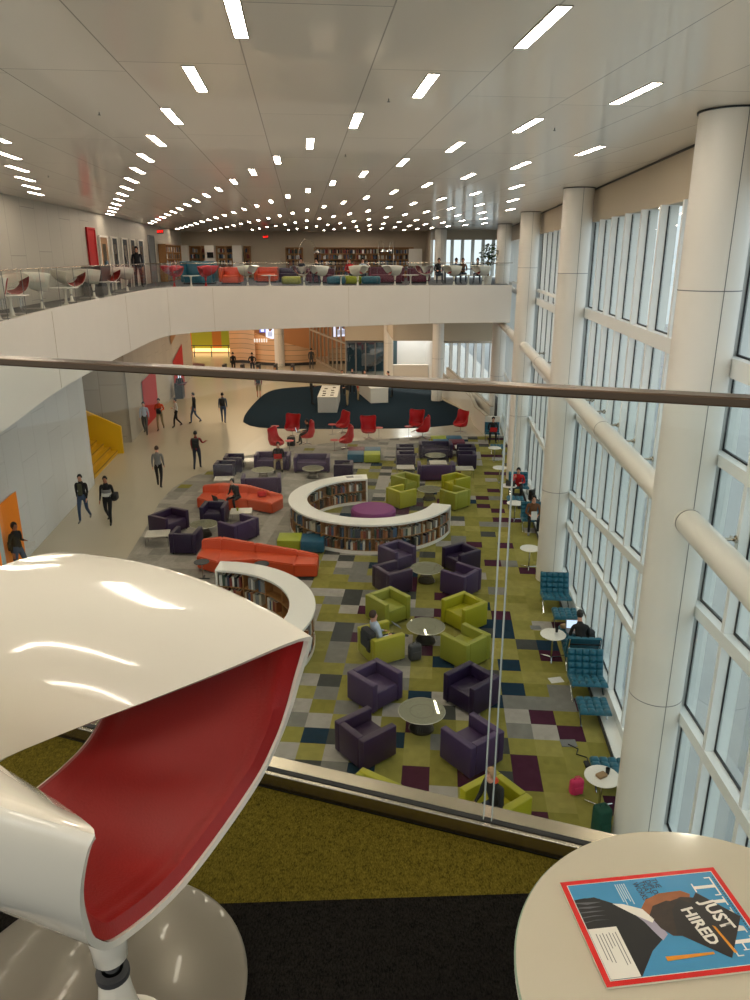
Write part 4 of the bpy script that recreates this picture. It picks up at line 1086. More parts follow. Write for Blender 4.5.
    for n in names:
        v = me.skin_vertices[0].data[idx[n]]; v.radius = (R_[n][0]*s, R_[n][1]*s); v.use_root = (n == 'pelvis')
    sb = o.modifiers.new('b', 'SUBSURF'); sb.levels = 1; sb.render_levels = 1
    dg = bpy.context.evaluated_depsgraph_get(); dg.update()
    me2 = bpy.data.meshes.new_from_object(o.evaluated_get(dg)); bpy.data.objects.remove(o)
    # drop onto the ground
    zs = min(v.co.z for v in me2.vertices)
    if not sit:
        for v in me2.vertices: v.co.z -= zs
        dz = -zs
    else: dz = 0
    me2.materials.clear()
    keys = {'skin': skin, 'top': top, 'bottom': bottom, 'shoe': shoe}; order = list(keys)
    for kx in order: me2.materials.append(MATS[keys[kx]])
    bones = [(J[a]*s, J[c]*s, mt) for a, c, mt in E_]
    for p in me2.polygons:
        c = p.center-Vector((0, 0, dz)); best = 9; bm_ = 0
        for a, e, mt in bones:
            ab = e-a; t = max(0, min(1, (c-a).dot(ab)/ab.length_squared)); dd = (c-(a+ab*t)).length
            if mt == 'bottom': dd *= .97
            if dd < best: best = dd; bm_ = order.index(mt)
        if order[bm_] == 'top' and c.z > (J['neck'].z-.005)*s: bm_ = 0
        p.material_index = bm_; p.use_smooth = True
    ob = link('person', me2, None, (x, y, z), face(*fdir)); tag(ob, label, 'person', group)
    # hair and eyes
    hc = J['head']*s+Vector((0, 0, dz)); m = MB()
    V = []; n = 16
    for i in range(9):
        phi = PI*.62*i/8; row = []
        for k_ in range(n):
            a = 2*PI*k_/n; front = max(0, -math.sin(a))
            ph2 = phi*(1-.6*front) if not long_hair else phi*(1.25-.85*front)
            row.append((hc.x+.086*s*math.sin(ph2)*math.cos(a), hc.y+.012+.098*s*math.sin(ph2)*math.sin(a), hc.z+.035*s+.118*s*math.cos(ph2)))
        V.append(row)
    m.grid(V, closed=True); m.build('hair' if not cap else 'cap', hair, ob, True)
    for q in (-1, 1):
        e = MB(); e.lathe([(0, -.009), (.008, 0), (0, .009)], 6, c=(hc.x+q*.03*s, hc.y-.079*s, hc.z+.02*s)); e.build('eye', 'eye_dark', ob)
    return ob, J, s, dz
def worn(name, ob, off_, size, m_, label, cat, bev=.05):
    """a carried bag, standing free at its place beside the body"""
    r = ob.rotation_euler.z; M = Matrix.Rotation(r, 4, 'Z'); p = M @ Vector(off_)
    e = empty(name, (ob.location.x+p.x, ob.location.y+p.y, ob.location.z+p.z), r, label, cat)
    MB().box((0, 0, 0), size, bev=min(bev, min(size)*.45), seg=3).build('body', m_, e, True)
    MB().box((0, size[1]*.5, -size[2]*.15), (size[0]*.7, size[1]*.35, size[2]*.45), bev=.015).build('pocket', m_, e, True)
    f = MB()
    for q in (-1, 1): f.tube([(q*size[0]*.32, -size[1]*.45, size[2]*.42), (q*size[0]*.36, -size[1]*.9, size[2]*.45), (q*size[0]*.36, -size[1]*1.0, 0), (q*size[0]*.32, -size[1]*.5, -size[2]*.35)], .014, 5)
    f.build('strap', m_, e, True)
    return e
A = (-.095, .995); B_ = (.095, -.995)
p1 = person(-9.33, 24.65, H, (.05, -1), 'walking person in a black, white and grey striped jacket carrying a dark shoulder bag', 'black_cloth', 'black_cloth', 'shoe_black', 'skin_tan', phase=1)[0]
for z_, mt, nm in ((1.18, 'grey_cloth', 'jacket_stripe'), (1.06, 'white_cloth', 'jacket_panel')):
    m = MB(); m.lathe([(.158, z_-.055), (.166, z_), (.160, z_+.055)], 20, sy=.80); m.build(nm, mt, p1, True)
worn('shoulder_bag', p1, (.27, .02, .98), (.2, .34, .26), 'black_cloth', 'dark shoulder bag carried at the hip of the person in the striped jacket', 'bag')
person(-10.28, 24.86, H, (.03, -1), 'walking person in a black open jacket over an olive shirt and blue jeans', 'black_cloth', 'denim', 'shoe_grey', phase=-1)
m = MB(); m.box((0, -.115, 1.2), (.15, .05, .42), bev=.02); 
o = bpy.data.objects['person.001']; m.build('shirt', 'olive_cloth', o)
person(-8.75, 28.97, H, A, 'walking person with grey shirt and black trousers seen from behind', 'grey_cloth', 'black_cloth', hair='hair_brown', phase=1)
p4 = person(-7.82, 31.67, H, A, 'walking person in a dark red sweater with a black backpack, seen from behind', 'maroon_cloth', 'dark_denim', 'shoe_black', 'skin_tan', phase=-1, arms={'r': 'reach'})[0]
worn('backpack', p4, (0, .21, 1.22), (.3, .18, .44), 'black', 'black backpack on the person in the dark red sweater', 'backpack')
person(-12.11, 38.51, H, B_, 'person in a light blue shirt and grey trousers walking by the red doorway', 'light_blue_cloth', 'grey_trouser', phase=1, sleeves=True)
p6 = person(-11.58, 39.47, H, B_, 'person in an orange jacket and khaki trousers with a black bag in front', 'orange_cloth', 'khaki', hair='hair_black', phase=-1, arms={'l': 'bent', 'r': 'bent'}, cap=True)[0]
worn('shoulder_bag', p6, (.0, -.2, 1.08), (.26, .13, .3), 'black', 'black bag held at the front by the person in orange', 'bag')
person(-10.9, 40.22, H, (-.9, -.5), 'woman in a white top and black leggings walking left with long dark hair', 'white_cloth', 'black_cloth', h=1.62, female=True, long_hair=True, phase=1, arms={'l': 'bent', 'r': 'bent'})
person(-10.15, 41.26, H, (-1, -.05), 'person in a long black coat and jeans striding left behind the woman in white', 'black_cloth', 'denim', phase=1)
p9 = person(-8.52, 41.26, H, A, 'person in a blue denim jacket with a black backpack, walking away over the pale floor', 'denim', 'denim', hair='hair_black', phase=1)[0]
worn('backpack', p9, (0, .21, 1.22), (.28, .17, .42), 'black', 'black backpack on the person in the blue denim jacket', 'backpack')
person(-11.3, 59.8, H, A, 'left one of two people in black approaching the entry gates', 'black_cloth', 'black_cloth', phase=1)
person(-9.75, 59.6, H, A, 'right one of two people in black at the entry gates, arms slightly spread', 'black_cloth', 'dark_denim', phase=-1, arms={'l': 'hip', 'r': 'hip'})
p12 = person(-7.7, 49.1, H, A, 'person in red and khaki shorts with a dark backpack, partly behind the near handrail', 'maroon_cloth', 'khaki', shorts=True, phase=1)[0]
worn('backpack', p12, (0, .21, 1.22), (.28, .17, .42), 'black', 'dark backpack on the person in shorts', 'backpack')
person(-12.85, 48.9, H, (-.4, 1), 'person in black standing at the glowing kiosk by the left wall', 'black_cloth', 'black_cloth', pose='stand', arms={'l': 'bent', 'r': 'bent'}, long_hair=True, h=1.68)
p14 = person(-10.3, 19.95, H, (.95, -.3), 'person in a black jacket and jeans holding papers before the orange doorway', 'black_cloth', 'denim', 'shoe_black', pose='walk', phase=1, arms={'l': 'bent', 'r': 'hang'}, skin='skin_tan', long_hair=True)[0]
tag(MB().box((0, 0, 0), (.25, .02, .17), rx=.3).build('booklet', 'white_cloth', None, False, (-9.8, 19.75, H+1.12), .9), 'pale booklet held out by the person before the orange doorway', 'booklet')
worn('shoulder_bag', p14, (.1, .24, .95), (.3, .2, .3), 'black_cloth', 'black bag hanging at the back of the person before the orange doorway', 'bag')
Zn = H+.014
person(-1.72, 46.2, Zn, (-1, .1), 'person in dark top and khaki trousers standing beside the left white counter', 'black_cloth', 'khaki', pose='stand', arms={'l': 'bent', 'r': 'bent'})
person(-1.1, 48.0, Zn, (1, .1), 'person in a red top standing between the two white counters', 'red_cloth', 'khaki', pose='stand', arms={'l': 'bent'}, hair='hair_brown')
person(-4.0, 46.8, Zn, (1, .05), 'person in dark clothes standing left of the left white counter', 'black_cloth', 'black_cloth', pose='stand', arms={'l': 'bent', 'r': 'bent'}, skin='skin_dark')
person(-2.2, 49.9, Zn, (.1, -1), 'leftmost of the dark-clothed people behind the white counters', 'black_cloth', 'black_cloth', pose='stand', hair='hair_brown')
person(-1.55, 50.7, Zn, (.1, -1), 'second from left of the dark-clothed people behind the white counters', 'dark_grey', 'black_cloth', pose='stand', hair='hair_brown')
person(-.68, 50.0, Zn, (-.3, -1), 'third from left of the dark-clothed people behind the white counters', 'grey_trouser', 'black_cloth', pose='stand')
person(1.15, 49.4, Zn, (-1, -.1), 'person leaning at the right end of the right white counter', 'black_cloth', 'black_cloth', pose='stand', lean=.5, arms={'l': 'bent', 'r': 'bent'})
person(-5.3, 62.5, H, A, 'dark-clothed person standing far back by the timber-framed glass wall', 'dark_grey', 'grey_trouser', pose='stand')
# seated people
SZ = Z0-.0
def sit(x, y, z, f, label, **k): return person(x, y, z, f, label, pose='sit', **k)
man = sit(.12, 15.44, Z0-.07, (.87, .35), 'man in a pale blue-white shirt sitting with crossed legs in the lime armchair', top='light_blue_cloth', bottom='black_cloth', hair='hair_brown', phase=3, lean=-.3)[0]
e = tag(MB().box((0, .02, .05), (.46, .20, .20), bev=.06).box((.05, .09, -.12), (.36, .07, .34), bev=.03).box((-.12, .09, -.2), (.16, .06, .3), bev=.03).build('jacket', 'black_cloth', None, True, (-.13, 15.24, Z0+.66), toward((.14, 15.42), (1.2, 16.0))), 'dark jacket draped over the back of the lime armchair with the seated man', 'jacket')
tag(MB().box((0, 0, 0), (.17, .012, .24), rx=-.9).build('tablet', 'mid_grey', None, False, (.50, 15.58, Z0+.74), face(.87, .35)), 'grey tablet in the lap of the man in the lime armchair', 'tablet')
def bag(x, y, z, rz, label, m_='black', s=(.3, .2, .4)):
    b = empty('backpack', (x, y, z), rz, label, 'backpack')
    MB().box((0, 0, s[2]/2), s, bev=.06, seg=3).build('body', m_, b, True); MB().box((0, -s[1]*.5, s[2]*.35), (s[0]*.7, s[1]*.3, s[2]*.5), bev=.02).build('pocket', m_, b, True)
    MB().tube([(-.06, 0, s[2]-.01), (-.04, 0, s[2]+.05), (.04, 0, s[2]+.05), (.06, 0, s[2]-.01)], .01, 5).build('handle', m_, b, True); return b
bag(.92, 15.3, Z0, .4, 'grey and black backpack on the carpet beside the lime armchair with the man', 'dark_grey')
sit(-3.3, 36.3, H+.0, (-1, -.1), 'person in black with a laptop sitting in a red egg chair', top='black_cloth', bottom='black_cloth', skin='skin_tan', hair='hair_black', lean=.15)
bag(-4.15, 35.95, H, 0, 'black bag on the floor beside the person in the egg chair', s=(.4, .25, .45))
def laptop(x, y, z, rz, label, m_='dark_grey'):
    l = empty('laptop', (x, y, z), rz, label, 'laptop')
    MB().box((0, 0, .008), (.34, .24, .016), bev=.004).build('keyboard_base', m_, l)
    MB().box((0, -.15, .12), (.34, .012, .23), rx=.25).build('lid', m_, l)
    MB().box((0, -.14, .121), (.3, .006, .19), rx=.25).build('screen', 'screen_glow', l); return l
laptop(-3.78, 36.24, H+.62, face(-1, -.1), 'laptop on the lap of the person in the red egg chair')
sit(-4.2, 31.45, Z0+.02, (.05, -1), 'person in a dark top holding a red laptop on the lavender sofa', top='black_cloth', bottom='khaki', hair='hair_brown', lean=.2)
laptop(-4.17, 31.0, Z0+.66, face(.05, -1), 'red laptop held by the person on the lavender sofa', 'red_cloth')
sit(-5.1, 26.25, Z0+.0, (-.55, -1), 'person in black with long dark hair sitting on the upper orange sofa', top='black_cloth', bottom='black_cloth', long_hair=True, female=True, lean=.45, h=1.66)
laptop(-5.62, 25.45, Z0+.545, face(-.7, -.7), 'dark open laptop on the small round table by the upper orange sofa')
bag(-4.2, 26.35, Z0+.43, .2, 'small red bag on the upper orange sofa beside the seated person', 'red_cloth', (.34, .2, .2))
sit(5.55, 27.55, Z0+.0, (-.3, -1), 'person in a red shirt reading at the window table', top='red_cloth', bottom='black_cloth', lean=.5, arms={'l': 'bent', 'r': 'chin'})
laptop(5.15, 27.05, Z0+.645, face(-.3, -1), 'dark laptop on the window table before the person in red')
sit(5.36, 23.9, Z0+.0, (-.1, -1), 'person in a brown jacket over a white shirt sitting in a teal chair', top='brown_cloth', bottom='black_cloth', shoe='shoe_grey', lean=.15)
tag(MB().box((0, 0, 0), (.2, .02, .3), rx=.0, bev=.008).build('notebook', 'white_cloth', None, False, (5.31, 23.45, Z0+.68)), 'white open notebook in the lap of the person in the brown jacket', 'notebook')
sit(5.95, 36.85, Z0+.0, (-.1, -1), 'person in black with a red laptop in the farthest teal chair', top='black_cloth', bottom='black_cloth', lean=.2)
laptop(5.9, 36.35, Z0+.62, FR, 'red laptop of the person in the farthest teal chair', 'red_cloth')
sit(4.68, 15.0, Z0+.0, (.087, 1), 'person in black seen from above working at an open laptop by the windows', top='black_cloth', bottom='black_cloth', lean=.9, h=1.6, long_hair=True)
laptop(4.72, 15.85, Z0+.425, face(.087, 1), 'silver open laptop with a bright screen on the teal ottoman', 'mid_grey')
c_ = sit(1.95, 9.85, Z0+.02, (-.8, -.6), 'person with curly light brown hair in the lime armchair behind the near railing', top='black_cloth', bottom='dark_denim', hair='hair_curly', long_hair=True, female=True, lean=.3)[0]
MB().lathe([(.06, 1.0), (.085, 1.02), (.06, 1.06)], 14).build('scarf', 'orange_cloth', c_, True, loc=(0, -.1, .0))
bag(3.62, 9.72, Z0, .3, 'dark green backpack on the floor between the nearest white round table and the column', 'green_cloth', (.26, .24, .6))
bag(3.5, 10.75, Z0, .3, 'small pink bag on the floor behind the nearest white round table', 'pink_cloth', (.26, .14, .3))
bag(6.05, 26.9, Z0, .2, 'dark backpack on the floor by the window between the two readers', 'black', (.4, .3, .5))
bag(5.9, 26.0, Z0, .5, 'black and white patterned bag by the window near the brown jacket person', 'dark_grey', (.35, .3, .4))
bag(-1.2, 30.15, Z0+.46, .2, 'black bag lying on the purple armchair beside the curved bookcase', 'black', (.36, .2, .22))
bag(4.95, 15.4, Z0+.46, .4, 'black bag on the teal chair beside the person with the open laptop', 'black', (.25, .2, .25))
def cup(x, y, z, label, m_):
    m = MB(); m.lathe([(.028, 0), (.038, .11), (.034, .11), (.025, .008), (0, .008)], 16); return tag(m.build('cup', m_, None, True, (x, y, z)), label, 'cup')
cup(-4.85, 24.85, Z0+.381, 'small green cup on the low white table between the orange sofas', 'ottoman_green')
cup(4.2, 15.42, Z0+.641, 'dark cup on the white table beside the laptop person', 'black')
cup(3.9, 10.45, Z0+.641, 'dark cup on the nearest white round table', 'black')
tag(MB().box((0, 0, .03), (.18, .12, .06), bev=.02).build('snack_bag', 'hair_curly', None, True, (3.78, 10.38, Z0+.641), .5), 'crumpled paper snack bag on the nearest white round table', 'bag')
tag(MB().box((0, 0, .05), (.2, .14, .1), bev=.04).build('plush_bag', 'hair_curly', None, True, (4.55, 16.05, Z0+.42), .5), 'furry tan bag beside the open laptop on the teal ottoman', 'bag')
for i, (x, y, c) in enumerate([(-.62, 27.15-.05, 'white_cloth'), (-.95, 27.05, 'grey_cloth')]):
    tag(MB().box((0, 0, .004), (.28, .2, .008)).build('paper_sheet', c, None, False, (x, y-.1, Z0+1.001), .3*i), ('white', 'grey')[i]+' paper sheet lying on top of the large curved bookcase near its rear end', 'paper')

# ------------------------------------------------------------------ the band chair (near, and rows of them on the far mezzanine)
def band_chair(detail=1):
    """seat pan whose sides curl up and over and join behind as a backrest band. local: front = -Y, z from floor"""
    t = empty('swivel_chair')
    FQ = [0, .12, .22, .31, .39, .46, .52, .57, .62, .72, .82, .91, 1.]
    FP = [(0, .127, .353), (.165, .149, .412), (.229, .169, .482), (.253, .187, .549), (.263, .2, .604), (.266, .215, .654), (.263, .226, .689), (.252, .228, .704), (.233, .193, .692), (.185, .101, .646), (.128, -.017, .59), (.067, -.153, .527), (0, -.293, .455)]
    RP = [(0, -.205, .42), (.12, -.205, .43), (.205, -.215, .465), (.28, -.235, .52), (.322, -.27, .585), (.342, -.31, .65), (.342, -.35, .70), (.33, -.385, .725), (.30, -.415, .735), (.225, -.45, .735), (.15, -.475, .72), (.075, -.49, .705), (0, -.495, .70)]
    def cr_(P, q):
        for i in range(len(FQ)-1):
            if q <= FQ[i+1]+1e-9: break
        u = (q-FQ[i])/(FQ[i+1]-FQ[i])
        def g(k):
            if k < 0: p = P[-k]; return Vector((-p[0], p[1], p[2]))
            if k >= len(P): p = P[2*len(P)-2-k]; return Vector((-p[0], p[1], p[2]))
            return Vector(P[k])
        a, b, c, d = g(i-1), g(i), g(i+1), g(i+2)
        return .5*((2*b)+(c-a)*u+(2*a-5*b+4*c-d)*u*u+(3*b-a-3*c+d)*u**3)
    def sm(x): x = max(0, min(1, x)); return x*x*(3-2*x)
    def pt(q, v):   # q in -1..1 around, v 0 rear .. 1 front
        a = abs(q); F = cr_(FP, a); B = cr_(RP, a); p = B.lerp(F, v); w_ = 4*v*(1-v)
        p.z += w_*(-.03*(1-sm((a-.1)/.25)) + .028*sm((a-.38)/.14)*(1-sm((a-.62)/.3)) - .03*sm((a-.8)/.2))
        p.x += w_*.02*sm((a-.2)/.2)*(1-sm((a-.6)/.2))
        return Vector((p.x if q >= 0 else -p.x, -p.y, p.z))
    def nrm(q, v):
        e = 1e-3; v = max(e, min(1-e, v)); du = pt(min(1, q+e), v)-pt(max(-1, q-e), v); dv = pt(q, v+e)-pt(q, v-e)
        n = du.cross(dv); return n.normalized() if n.length > 1e-12 else Vector((0, 0, 1))
    NT, NS = 96, 22
    qs = [-1+2*i/NT for i in range(NT+1)]; vs = [j/NS for j in range(NS+1)]
    sg_ = 1 if nrm(0, .5).z > 0 else -1     # inward = up at the seat
    m = MB(); out = [[pt(q, v) for v in vs] for q in qs]
    inn = [[pt(q, v)+nrm(q, v)*sg_*.010 for v in vs] for q in qs]
    a = m.grid(out); b = m.grid(inn, flip=True)
    for i in range(NT):
        for j in (0, NS): m.bm.faces.new((a[i][j], a[i+1][j], b[i+1][j], b[i][j]))
    m.build('shell', 'white_lacquer', t, True)
    NQ, NV = 80, 32; qm = .60
    m = MB(); G = []
    for i in range(NQ+1):
        q = -qm+2*qm*i/NQ; row = []
        for j in range(NV+1):
            v = .006+.978*j/NV
            ev = min(j, NV-j)/2.2; eq = min(i, NQ-i)/3.; r_ = 1.
            for ed in (ev, eq):
                ed = min(1, ed); r_ *= math.sqrt(ed*(2-ed))
            th_ = .011+.022*r_
            if 2.9 < min(j, NV-j) < 4.1 and min(i, NQ-i) > 4: th_ -= .003
            row.append(pt(q, v)+nrm(q, v)*sg_*th_)
        G.append(row)
    m.grid(G); m.build('seat_pad', 'red_leather', t, True)
    sc_ = (-.058, 0, 0)
    s = MB(); s.lathe([(.024, .198), (.029, .204), (.031, .24), (.05, .33), (.05, .362), (.02, .365)], 24, c=sc_); s.build('seat_mount', 'white_lacquer', t, True)
    s = MB(); s.lathe([(.0145, .15), (.0145, .2)], 20, c=sc_); s.build('piston', 'chrome', t, True)
    s = MB(); s.lathe([(.085, .012), (.075, .016), (.055, .026), (.042, .05), (.034, .09), (.028, .13), (.025, .158), (.015, .162)], 32, c=sc_); s.build('stem', 'white_lacquer', t, True)
    s = MB(); s.lathe([(.024, .156), (.028, .160), (.028, .171), (.018, .175), (.016, .163)], 24, c=sc_); s.build('collar', 'dark_grey', t, True)
    s = MB(); s.lathe([(0, .002), (.272, .002), (.28, .006), (.272, .012), (0, .014)], 64, c=(-.01, .105, 0)); s.build('base_disc', 'base_disc', t, True)
    KIDS[t.name] = list(t.children)
    return t
BC = band_chair()
CHX, CHY, CHR = -.4236, 1.010, face(.913, -.408)
BC.location = (CHX, CHY, .004); BC.rotation_euler.z = CHR
tag(BC, 'large white shell swivel chair with red leather pad in the near foreground', 'chair')
# far chairs
def far_chair(x, y, f, label, redshell=False):
    o = dup(BC, (x, y, 0.0), face(*f), label, 'white shell chairs along the mezzanine glass'); o['category'] = 'chair'; o.scale = (1.28, 1.28, 1.28)
    if redshell:
        for ch in o.children:
            if ch.name.startswith('shell') or ch.name.startswith('stem') or ch.name.startswith('seat_mount'): ch.material_slots[0].link = 'OBJECT'; ch.material_slots[0].material = MATS['egg_red']
    return o
lefts = [(-7.95, 15.3), (-8.05, 16.85), (-8.5, 18.6), (-8.72, 20.7), (-9.1, 23.9), (-9.3, 26.2), (-9.65, 28.9), (-9.85, 31.5)]
nm = ['nearest', 'second nearest', 'third', 'fourth', 'fifth', 'sixth', 'seventh', 'eighth']
for i, (x, y) in enumerate(lefts):
    far_chair(x-.24, y, (.9, .35) if i % 2 else (.75, -.6), 'white shell swivel chair on the left mezzanine, %s along the glass' % nm[i])
for x, y, f, r_, lb in [(-9.35, 36.3, (.8, -.5), True, 'red shell swivel chair at the curve of the mezzanine glass, left one'), (-7.95, 36.55, (-.8, -.5), True, 'red shell swivel chair at the curve of the mezzanine glass, right one'),
                        (-6.2, 37.5, (-.9, .4), False, 'white shell chair just right of the two red ones behind the mezzanine glass'), (-3.5, 37.45, (0, 1), False, 'white shell chair seen straight from behind under the arc lamp'),
                        (-2.6, 37.45, (.9, .4), False, 'white shell chair right of the arc lamp chair, turned sideways'), (-.87, 37.6, (-.9, .4), False, 'white shell chair in the middle of the far mezzanine'),
                        (.95, 38.2, (.9, .4), False, 'white shell chair right of the middle of the far mezzanine'), (2.5, 38.2, (.3, 1), False, 'white shell chair before the first pale window column'), (3.85, 38.2, (.9, .4), False, 'white shell chair before the group with laptops'), (5.3, 38.3, (.9, .3), False, 'white shell chair near the potted tree')]:
    far_chair(x, y, f, lb, r_)
def tulip_table(r=.42, hh=.5):
    t = empty('pedestal_table')
    p = MB(); p.lathe([(0, hh-.025), (r-.02, hh-.025), (r, hh-.01), (r-.02, hh), (0, hh)], 36); p.build('table_top', 'white_top', t, True)
    p = MB(); p.lathe([(.22, 0), (.2, .012), (.08, .03), (.04, .09), (.035, hh*.6), (.05, hh*.85), (.1, hh-.026)], 28); p.build('pedestal', 'white_lacquer', t, True)
    KIDS[t.name] = list(t.children); return t
TT = tulip_table()
for x, y, lb in [(-8.42, 17.75, 'white pedestal table between the nearest chairs on the left mezzanine'), (-8.95, 22.3, 'white pedestal table between the fourth and fifth chairs on the left mezzanine'), (-9.5, 27.6, 'white pedestal table beyond the sixth chair on the left mezzanine'),
                 (-8.66, 36.5, 'white pedestal table between the two red shell chairs'), (-5.1, 37.5, 'white pedestal table right of the orange-red lounge on the far mezzanine'), (-1.65, 37.5, 'white pedestal table in the middle of the far mezzanine'), (1.75, 38.2, 'white pedestal table between two white chairs right of the middle'), (4.6, 38.2, 'white pedestal table before the laptop group')]:
    place(TT, x, y, 0, lb, 'table', 'white pedestal tables on the mezzanine', None, 0)
# ------------------------------------------------------------------ mezzanine background
def bookcase(x, y, w, hgt, label, rz=0, nsh=5):
    t = empty('bookcase', (x, y, 0), rz, label, 'bookcase')
    m = MB(); m.box((0, .2, hgt/2), (w, .03, hgt)); 
    for s in (-1, 1): m.box((s*w/2, 0, hgt/2), (.05, .4, hgt))
    m.box((0, 0, hgt), (w+.05, .42, .05)); m.build('case', 'wood', t)
    m = MB()
    for i in range(nsh): m.box((0, 0, .08+i*(hgt-.1)/nsh), (w, .38, .03))
    for i in range(1, int(w/.95)+1): m.box((-w/2+i*w/(int(w/.95)+1), 0, hgt/2), (.03, .38, hgt))
    m.build('shelf', 'wood', t)
    m = MB(); ms = [c for c, _ in BOOKC]; r_ = random.Random(int(w*100)+int(x*7))
    for i in range(nsh):
        xx = -w/2+.06
        while xx < w/2-.1:
            ww = r_.uniform(.05, .14)
            if r_.random() < .86:
                m.mi = r_.randrange(len(ms)); hh = r_.uniform(.2, .29); m.box((xx+ww/2, -.04, .1+i*(hgt-.1)/nsh+hh/2), (ww*.92, .2, hh))
            xx += ww
    o = m.build('books', ['book_'+c for c in ms], None, fix=False); o.location = (x, y, 0); o.rotation_euler.z = rz
    tag(o, 'rows of books in the '+label.replace(' on the far mezzanine', '').replace(' wooden', ''), 'books', kind='stuff')
    return t
bookcase(-.75, 52.6, 6.6, 1.92, 'wide wooden bookcase across the far mezzanine wall')
bookcase(-5.4, 52.6, 1.1, 1.92, 'narrow wooden bookcase right of the far wooden door')
for x, w, lb in [(-12.05, .72, 'second wooden bookcase from the left on the far mezzanine'), (-11.45, .32, 'slim wooden bookcase left of the white end panel with the screen'), (-10.3, .56, 'wooden bookcase right of the white end panel with the screen'), (-9.7, .5, 'wooden bookcase just left of the third white end panel'), (-8.55, .36, 'slim wooden bookcase right of the third white end panel')]:
    bookcase(x, 52.6, w, 2.0, lb)
bookcase(*W(-7.65, 47.6), 5.6, 2.0, 'leftmost long wooden bookcase along the left mezzanine wall', -AX+PI/2)
for x, w, lb in [(-12.65, .5, 'first white end panel beside the corner bookcase of the mezzanine'), (-10.95, .62, 'white end panel with a dark screen among the far bookcases'), (-9.12, .62, 'third white end panel among the far bookcases')]:
    tag(MB().box((0, 0, 1.03), (w, .5, 2.06)).build('end_panel', 'white_paint', None, False, (x, 52.1, 0)), lb, 'panel')
tag(MB().box((0, 0, 0), (.42, .04, .36)).build('wall_screen', 'screen_dark', None, False, (-10.9, 51.82, 1.45)), 'small dark screen on the white end panel of the far mezzanine', 'screen')
def fdoor(x, w, hgt, m_, n):
    o = MB().box((0, 0, hgt/2), (w, .06, hgt)).build('door_%d' % n, m_, None, False, (x, 52.9, 0)); struct(o)
    MB().box((w*.38, -.06, 1.0), (.04, .04, .25)).build('door_handle', 'chrome', o)
    MB().box((0, -.035, hgt-.02), (w+.1, .02, .06)).box((-w/2-.03, -.035, hgt/2), (.06, .02, hgt)).box((w/2+.03, -.035, hgt/2), (.06, .02, hgt)).build('frame', 'mid_grey', o)
fdoor(-6.85, 1.15, 2.02, 'wood', 30); fdoor(-7.65+.0, .8, 2.02, 'white_paint', 31); fdoor(3.1, .7, 1.95, 'wood', 32)
tag(MB().box((0, 0, 0), (.9, .05, 1.1)).build('whiteboard', 'white_top', None, False, (2.7, 52.4, 1.3)), 'white board near the right end of the far bookcase', 'board')
# lounge furniture on the mezzanine
def booth(x, y, w, d, hgt, m_, label, name='high_back_sofa'):
    t = empty(name, (x, y, 0), 0, label, 'sofa')
    MB().box((0, d/2-.08, hgt/2+.05), (w, .16, hgt-.1), bev=.05, seg=3).build('backrest', m_, t, True)
    for s in (-1, 1): MB().box((s*(w/2-.07), 0, hgt/2+.05), (.14, d, hgt-.1), bev=.05, seg=3).build('side_panel', m_, t, True)
    MB().box((0, 0, .25), (w-.3, d-.1, .38), bev=.04).build('seat', m_, t, True)
    MB().box((0, 0, .03), (w-.2, d-.2, .06)).build('plinth', 'black', t); return t
booth(-9.1, 40.3, 1.75, .9, 1.12, 'teal', 'blue-teal high-backed sofa behind the red shell chairs on the mezzanine')
booth(-7.45, 40.3, 1.15, .8, .82, 'orange', 'orange-red sofa right of the teal high-backed sofa on the mezzanine', 'lounge_sofa')
booth(-6.0, 43, 1.3, .8, .8, 'orange', 'orange armchair near the far wooden door on the mezzanine', 'lounge_sofa')
booth(-4.9, 44, 1.3, .8, .75, 'purple', 'dark purple sofa below the narrow far bookcase', 'lounge_sofa')
booth(-2.9, 41.5, 1.5, .8, .75, 'ottoman_maroon', 'maroon sofa under the arc lamp on the far mezzanine', 'lounge_sofa')
booth(.6, 41.5, 1.9, .8, .82, 'ottoman_maroon', 'maroon sofa right of the middle of the far mezzanine', 'lounge_sofa')
booth(2.35, 42, 1.2, .8, .75, 'ottoman_maroon', 'maroon armchair before the white board', 'lounge_sofa')
for x, y, c, lb in [(-4.2, 39.0, 'olive', 'olive low ottoman behind the mezzanine glass'), (-1.95, 39.3, 'teal', 'teal low ottoman left of the middle of the mezzanine'), (-1.15, 39.5, 'ottoman_green', 'green low ottoman in the middle of the mezzanine'), (-.2, 39.3, 'teal', 'teal low ottoman right of the middle of the mezzanine')]:
    m = MB(); m.box((0, 0, .22), (.95, .7, .38), bev=.1, seg=3); tag(m.build('low_ottoman', c, None, True, (x, y, 0)), lb, 'ottoman')
def desk(x, y, w, label):
    t = empty('desk', (x, y, 0), 0, label, 'desk')
    MB().box((0, 0, .72), (w, .7, .04)).build('desk_top', 'dark_grey', t)
    for s in (-1, 1): MB().box((s*(w/2-.05), 0, .35), (.05, .6, .7)).build('leg', 'dark_grey', t)
desk(4.9, 41.6, 2.4, 'long dark desk with laptops before the far mezzanine windows')
desk(2.1, 44.5, 1.6, 'dark desk left of the far column on the mezzanine')
